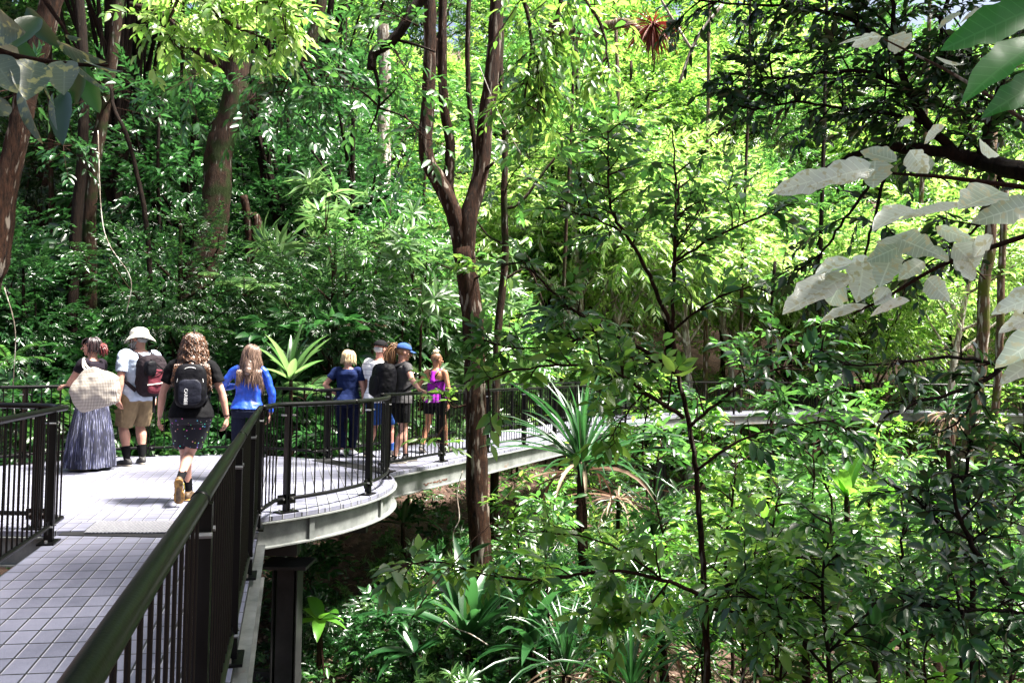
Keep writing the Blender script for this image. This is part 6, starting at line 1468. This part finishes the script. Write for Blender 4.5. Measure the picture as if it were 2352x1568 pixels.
# 3 walker with long curly hair
cu = Person('walker with long curly brown hair, black tee and dotted black shorts, one heel lifted', g2(434, 1152), R(17), 1.70, 'f', 1.08)
H = cu.H
cu.joints(armL=dict(w=(-.31, .12, .86), hint=(-1, -.7, 0)), armR=dict(w=(.355, -.04, .80), hint=(1, -.5, 0), hd=(.0, .15, -1), pn=(-1, .2, 0), curl=.7),
          legL=dict(a=(-.01, .10, .078), yaw=-.3), legR=dict(a=(-.07, -.30, .24), hint=(0, 1, .1), pitch=1.15, yaw=.05)).head(-.1, .08, 0).body()
cu.shirt(CL['black'], .50, .828, .62, .018, 'tee', .06, 1.5, .02)
cu.pants(DOTS, .54, .78, .03, 'shorts', 1.3, .015, .024)
cu.feet(CL['shoebrown'], CL['black'], .36, stripe=CL['yellow'], solemat=CL['goldsole'])
cu.hair(HM['brown'], .50, 340, .017, 11, az=(-3.9, .75), r=.0062, seed=5, spread=.16)
q = MB(); w_ = cu.J['wrR']; u = norm(cu.J['wrR']-cu.J['elR']); x_ = norm(np.cross(u, [0, 1, 0])); y_ = np.cross(u, x_); q.tube([w_ - u*.02 + (x_*math.cos(t) + y_*math.sin(t))*.030 for t in np.linspace(0, 6.28, 20)], .0045, 6, cap=False); q.build('bracelet', CL['black'], cu.e, True)
e, c, T = backpack(cu, 'small black day pack with a curved silver zip on the curly haired walker', .30, .44, .15, 1.17, CL['packblack'], CL['packdark'], CL['silver'], lumpy=.008)
cd = bpy.data.curves.new('t', 'FONT'); cd.body = 'CARIBEE'; cd.size = .042; cd.extrude = .0015; to = bpy.data.objects.new('t', cd); COL.objects.link(to)
dg = bpy.context.evaluated_depsgraph_get(); dg.update(); tme = bpy.data.meshes.new_from_object(to.evaluated_get(dg)); bpy.data.objects.remove(to)
tme.materials.clear(); tme.materials.append(CL['white']); tme.name = 'lettering'; lo = link('lettering', tme, e)
lo.matrix_local = Matrix.Translation(Vector(T(c + np.array([-.045, -.117, -.02])))) @ Matrix.Rotation(R(90), 4, 'X') @ Matrix.Rotation(R(-90), 4, 'Z')

# 4 woman in blue
d_ = Person('woman in shiny bright blue long sleeved top and black leggings, long light brown hair', g2(563, 1102), R(10), 1.62, 'f', 1.10, lean=(.02, .04))
d_.joints(armL=dict(w=(-.16, .22, 1.12), hint=(-1.2, -.4, -.9), hd=(.6, .6, .2), pn=(0, -.4, -1)), armR=dict(w=(.27, .04, .80), hint=(1, -.6, 0), curl=.6),
          legL=dict(a=(-.13, -.05, .074)), legR=dict(a=(.12, .14, .074))).head(-.15, .22, .22).body()
d_.shirt(CL['blue'], .525, .828, 1.93, .012, 'top', .03, 1.1, .022)
d_.pants(CL['legging'], .57, 1.95, .006, 'leggings', 1.0, .004, .005)
d_.feet(CL['shoe'])
d_.hair(HM['light'], .47, 380, .009, 4, az=(-4.0, .85), r=.006, seed=6, spread=.13)

# 5 blonde woman in navy
n_ = Person('short blonde haired woman in a navy polo top and trousers, hand on hip', g2(795, 1047), R(0), 1.62, 'f', 1.16)
n_.joints(armL=dict(w=(-.17, .02, .93), hint=(-1, -.25, .1), hd=(.8, .5, -.3), pn=(0, 0, -1), curl=.9), armR=dict(w=(.26, .0, .78), hint=(1, -.5, 0)),
          legL=dict(a=(-.05, -.10, .09), pitch=.25), legR=dict(a=(.06, .12, .073))).head(-.45, .12, 0).body()
n_.shirt(CL['navy'], .50, .828, .55, .016, 'polo_top', .04, 1.35, .018)
n_.pants(CL['darknavy'], .56, 1.9, .012, 'trousers', 1.35, .012, .016)
q = PM(); q.limb([n_.nb + np.array([0, 0, -.02]), n_.nb + np.array([0, 0, .018])], [.052, .046]); q.remesh('collar', CL['white'], n_.e, .006, 1)
n_.feet(CL['shoewhite'], solemat=CL['darknavy'])
n_.hair(HM['blonde'], .16, 260, .006, 6, az=(-4.0, .85), r=.0065, seed=7, spread=.02)
m = PM(); m.ball(n_.hp_(0, -.1, .12), (.42*n_.hs, .48*n_.hs, .43*n_.hs), n_.Rh); m.remesh('hair_volume', HM['blonde'], n_.e, .008, 2, .014, .03)

# 6 man in white
w_m = Person('man in a white shirt, black and white cap and blue shorts', g2(868, 1050), R(-28), 1.77, 'm', 1.14, belly=.03, skin='pink')
w_m.joints(armL=dict(w=(-.27, .10, .88), hint=(-1, -.5, 0)), armR=dict(w=(.28, .1, .88), hint=(1, -.5, 0)), legL=dict(a=(-.10, -.12, .09), pitch=.2), legR=dict(a=(.10, .2, .08))).head(-.35, .12, 0).body()
w_m.shirt(LINES, .47, .835, .75, .022, 'shirt', .05, 1.45, .02)
w_m.pants(CL['shortblue'], .52, .95, .016, 'shorts', 1.35, .012, .02)
w_m.feet(CL['shoe'], CL['shortblue'], .33)
w_m.cap_(CL['black'], front=CL['white'])
m = PM(); S = w_m.hs; m.ball(w_m.hp_(0, -.16, .0), (.37*S, .38*S, .26*S), w_m.Rh); m.remesh('hair', HM['grey'], w_m.e, .007, 2, .008, .02)

# 7 woman with cap, ponytail and backpack
g_ = Person('woman in grey tee, black shorts and blue cap with ginger ponytail, hand on rail', g2(915, 1062), R(-52), 1.72, 'f', 1.14, lean=(.05, 0))
hw_ = g_.w2l(onz(968, 897, 1.06))
g_.joints(armR=dict(w=hw_ - np.array([0, .04, -.02]), hint=(.6, -.6, -.8), hd=(0, 1, -.35), pn=(0, -.2, -1), curl=.8), armL=dict(w=(-.25, .12, .95), hint=(-1, -.4, 0)),
          legL=dict(a=(-.06, .16, .077)), legR=dict(a=(.07, -.12, .077))).head(-.42, .1, 0).body()
g_.shirt(CL['grey'], .50, .828, .52, .014, 'tee', .03, 1.3, .02)
g_.pants(CL['black'], .56, .68, .014, 'shorts', 1.2, .01, .016)
g_.feet(CL['shoe'], CL['black'], .1)
g_.cap_(CL['capblue'])
m = PM(); S = g_.hs; m.ball(g_.hp_(0, -.14, .04), (.375*S, .42*S, .3*S), g_.Rh); m.remesh('hair', HM['ginger'], g_.e, .007, 2, .006, .02)
q = MB(); rg_ = np.random.default_rng(12)
for i in range(90):
    o = rg_.normal(0, .018, 3); p0 = g_.hp_(0, -.5, .2) + o*.4; q.tube(smooth_path([p0, p0 + g_.Rh @ np.array([0, -.05, .02]) + o, p0 + g_.Rh @ np.array([0, -.085, -.06]) + o*1.6, p0 + g_.Rh @ np.array([0, -.08, -.16]) + o*1.8, p0 + g_.Rh @ np.array([0, -.06, -.25]) + o], 3), .0055, 4, cap=False)
q.build('ponytail', HM['ginger'], g_.e, True)
backpack(g_, 'large rounded black backpack on the woman with the blue cap', .36, .52, .30, 1.16, CL['packblack'], CL['packblack'], CL['packdark'], fat=1.06, lumpy=.02)

# 8 woman in purple
p_ = Person('woman in a purple racerback top and black shorts with her hair in a bun', g2(998, 1038), R(-22), 1.62, 'f', 1.06, skin='tan')
p_.joints(armL=dict(w=(-.215, .02, .84), hint=(-1, -.6, 0)), armR=dict(w=(.23, .02, .80), hint=(1, -.6, 0), curl=.6), legL=dict(a=(-.09, -.26, .11), pitch=.45), legR=dict(a=(.10, .22, .073))).head(-.6, .05, 0).body()
H = p_.H; m = PM(); za = [r[0] for r in p_.rs]; rs = [(z, *[np.interp(z, za, [r[i] for r in p_.rs]) + (.010 if i < 3 else 0) + (.05*max(0, .66*H-z) if i < 3 else 0) for i in (1, 2, 3)]) for z in np.linspace(.50*H, .725*H, 9)]
m.rings(rs, p_.T); o = m.remesh('tank_top', CL['purple'], p_.e, .007, 3, .014, .08)
q = PM(); yb = -.066*H*p_.b - .004
q.limb([p_.T((0, yb-.002, .715*H)), p_.T((0, yb+.004, .765*H)), p_.T((0, yb+.018, .80*H))], [.05, .032, .026])
for sg in (-1, 1):
    q.limb([p_.T((0, yb+.006, .765*H)), p_.T((sg*.045, -.038*H, .812*H)), p_.T((sg*.07, .0, .829*H)), p_.T((sg*.075, .05*H, .79*H)), p_.T((sg*.07, .068*H, .735*H))], [.022, .017, .014, .016, .022])
q.remesh('racerback', CL['purple'], o, .006, 2)
q = PM()
for sg in (-1, 1):
    q.limb([p_.T((sg*.02, yb+.010, .745*H)), p_.T((sg*.07, yb+.016, .785*H)), p_.T((sg*.085, -.01, .826*H)), p_.T((sg*.08, .05*H, .78*H))], [.009, .009, .009, .009])
    q.limb([p_.T((0, yb-.006, .70*H)), p_.T((sg*.09, yb+.012, .715*H)), p_.T((sg*.098*H*.62*1.6, 0, .72*H))], [.014, .014, .014])
q.remesh('bra_strap', CL['black'], p_.e, .005, 1)
p_.pants(CL['black'], .53, .52, .012, 'shorts', 1.12, .006, .012)
p_.feet(CL['shoe'], CL['black'], .08)
m = PM(); S = p_.hs; m.ball(p_.hp_(0, -.10, .145), (.385*S, .45*S, .41*S), p_.Rh); hr = m.remesh('hair', HM['ginger'], p_.e, .007, 2, .006, .02)
m = PM(); m.ball(p_.hp_(0, -.18, .60), (.05, .05, .042)); bn = m.remesh('hair_bun', HM['blonde'], hr, .006, 2, .014, .02)
q = MB(); rg_ = np.random.default_rng(14)
for i in range(120):
    az = rg_.uniform(-3.4, .3); el = rg_.uniform(-.45, 1.1); pp_ = [p_.hp_(0, -.07, .12) + p_.Rh @ (np.array([math.cos(az)*math.cos(e_)*.395, math.sin(az)*math.cos(e_)*.46, math.sin(e_)*.42])*S) for e_ in np.linspace(el, 1.4, 5)]; q.tube(pp_, .004, 4, cap=False)
q.build('hair_strands', HM['ginger'], hr, True)
print('OBJECTS', len(bpy.data.objects))
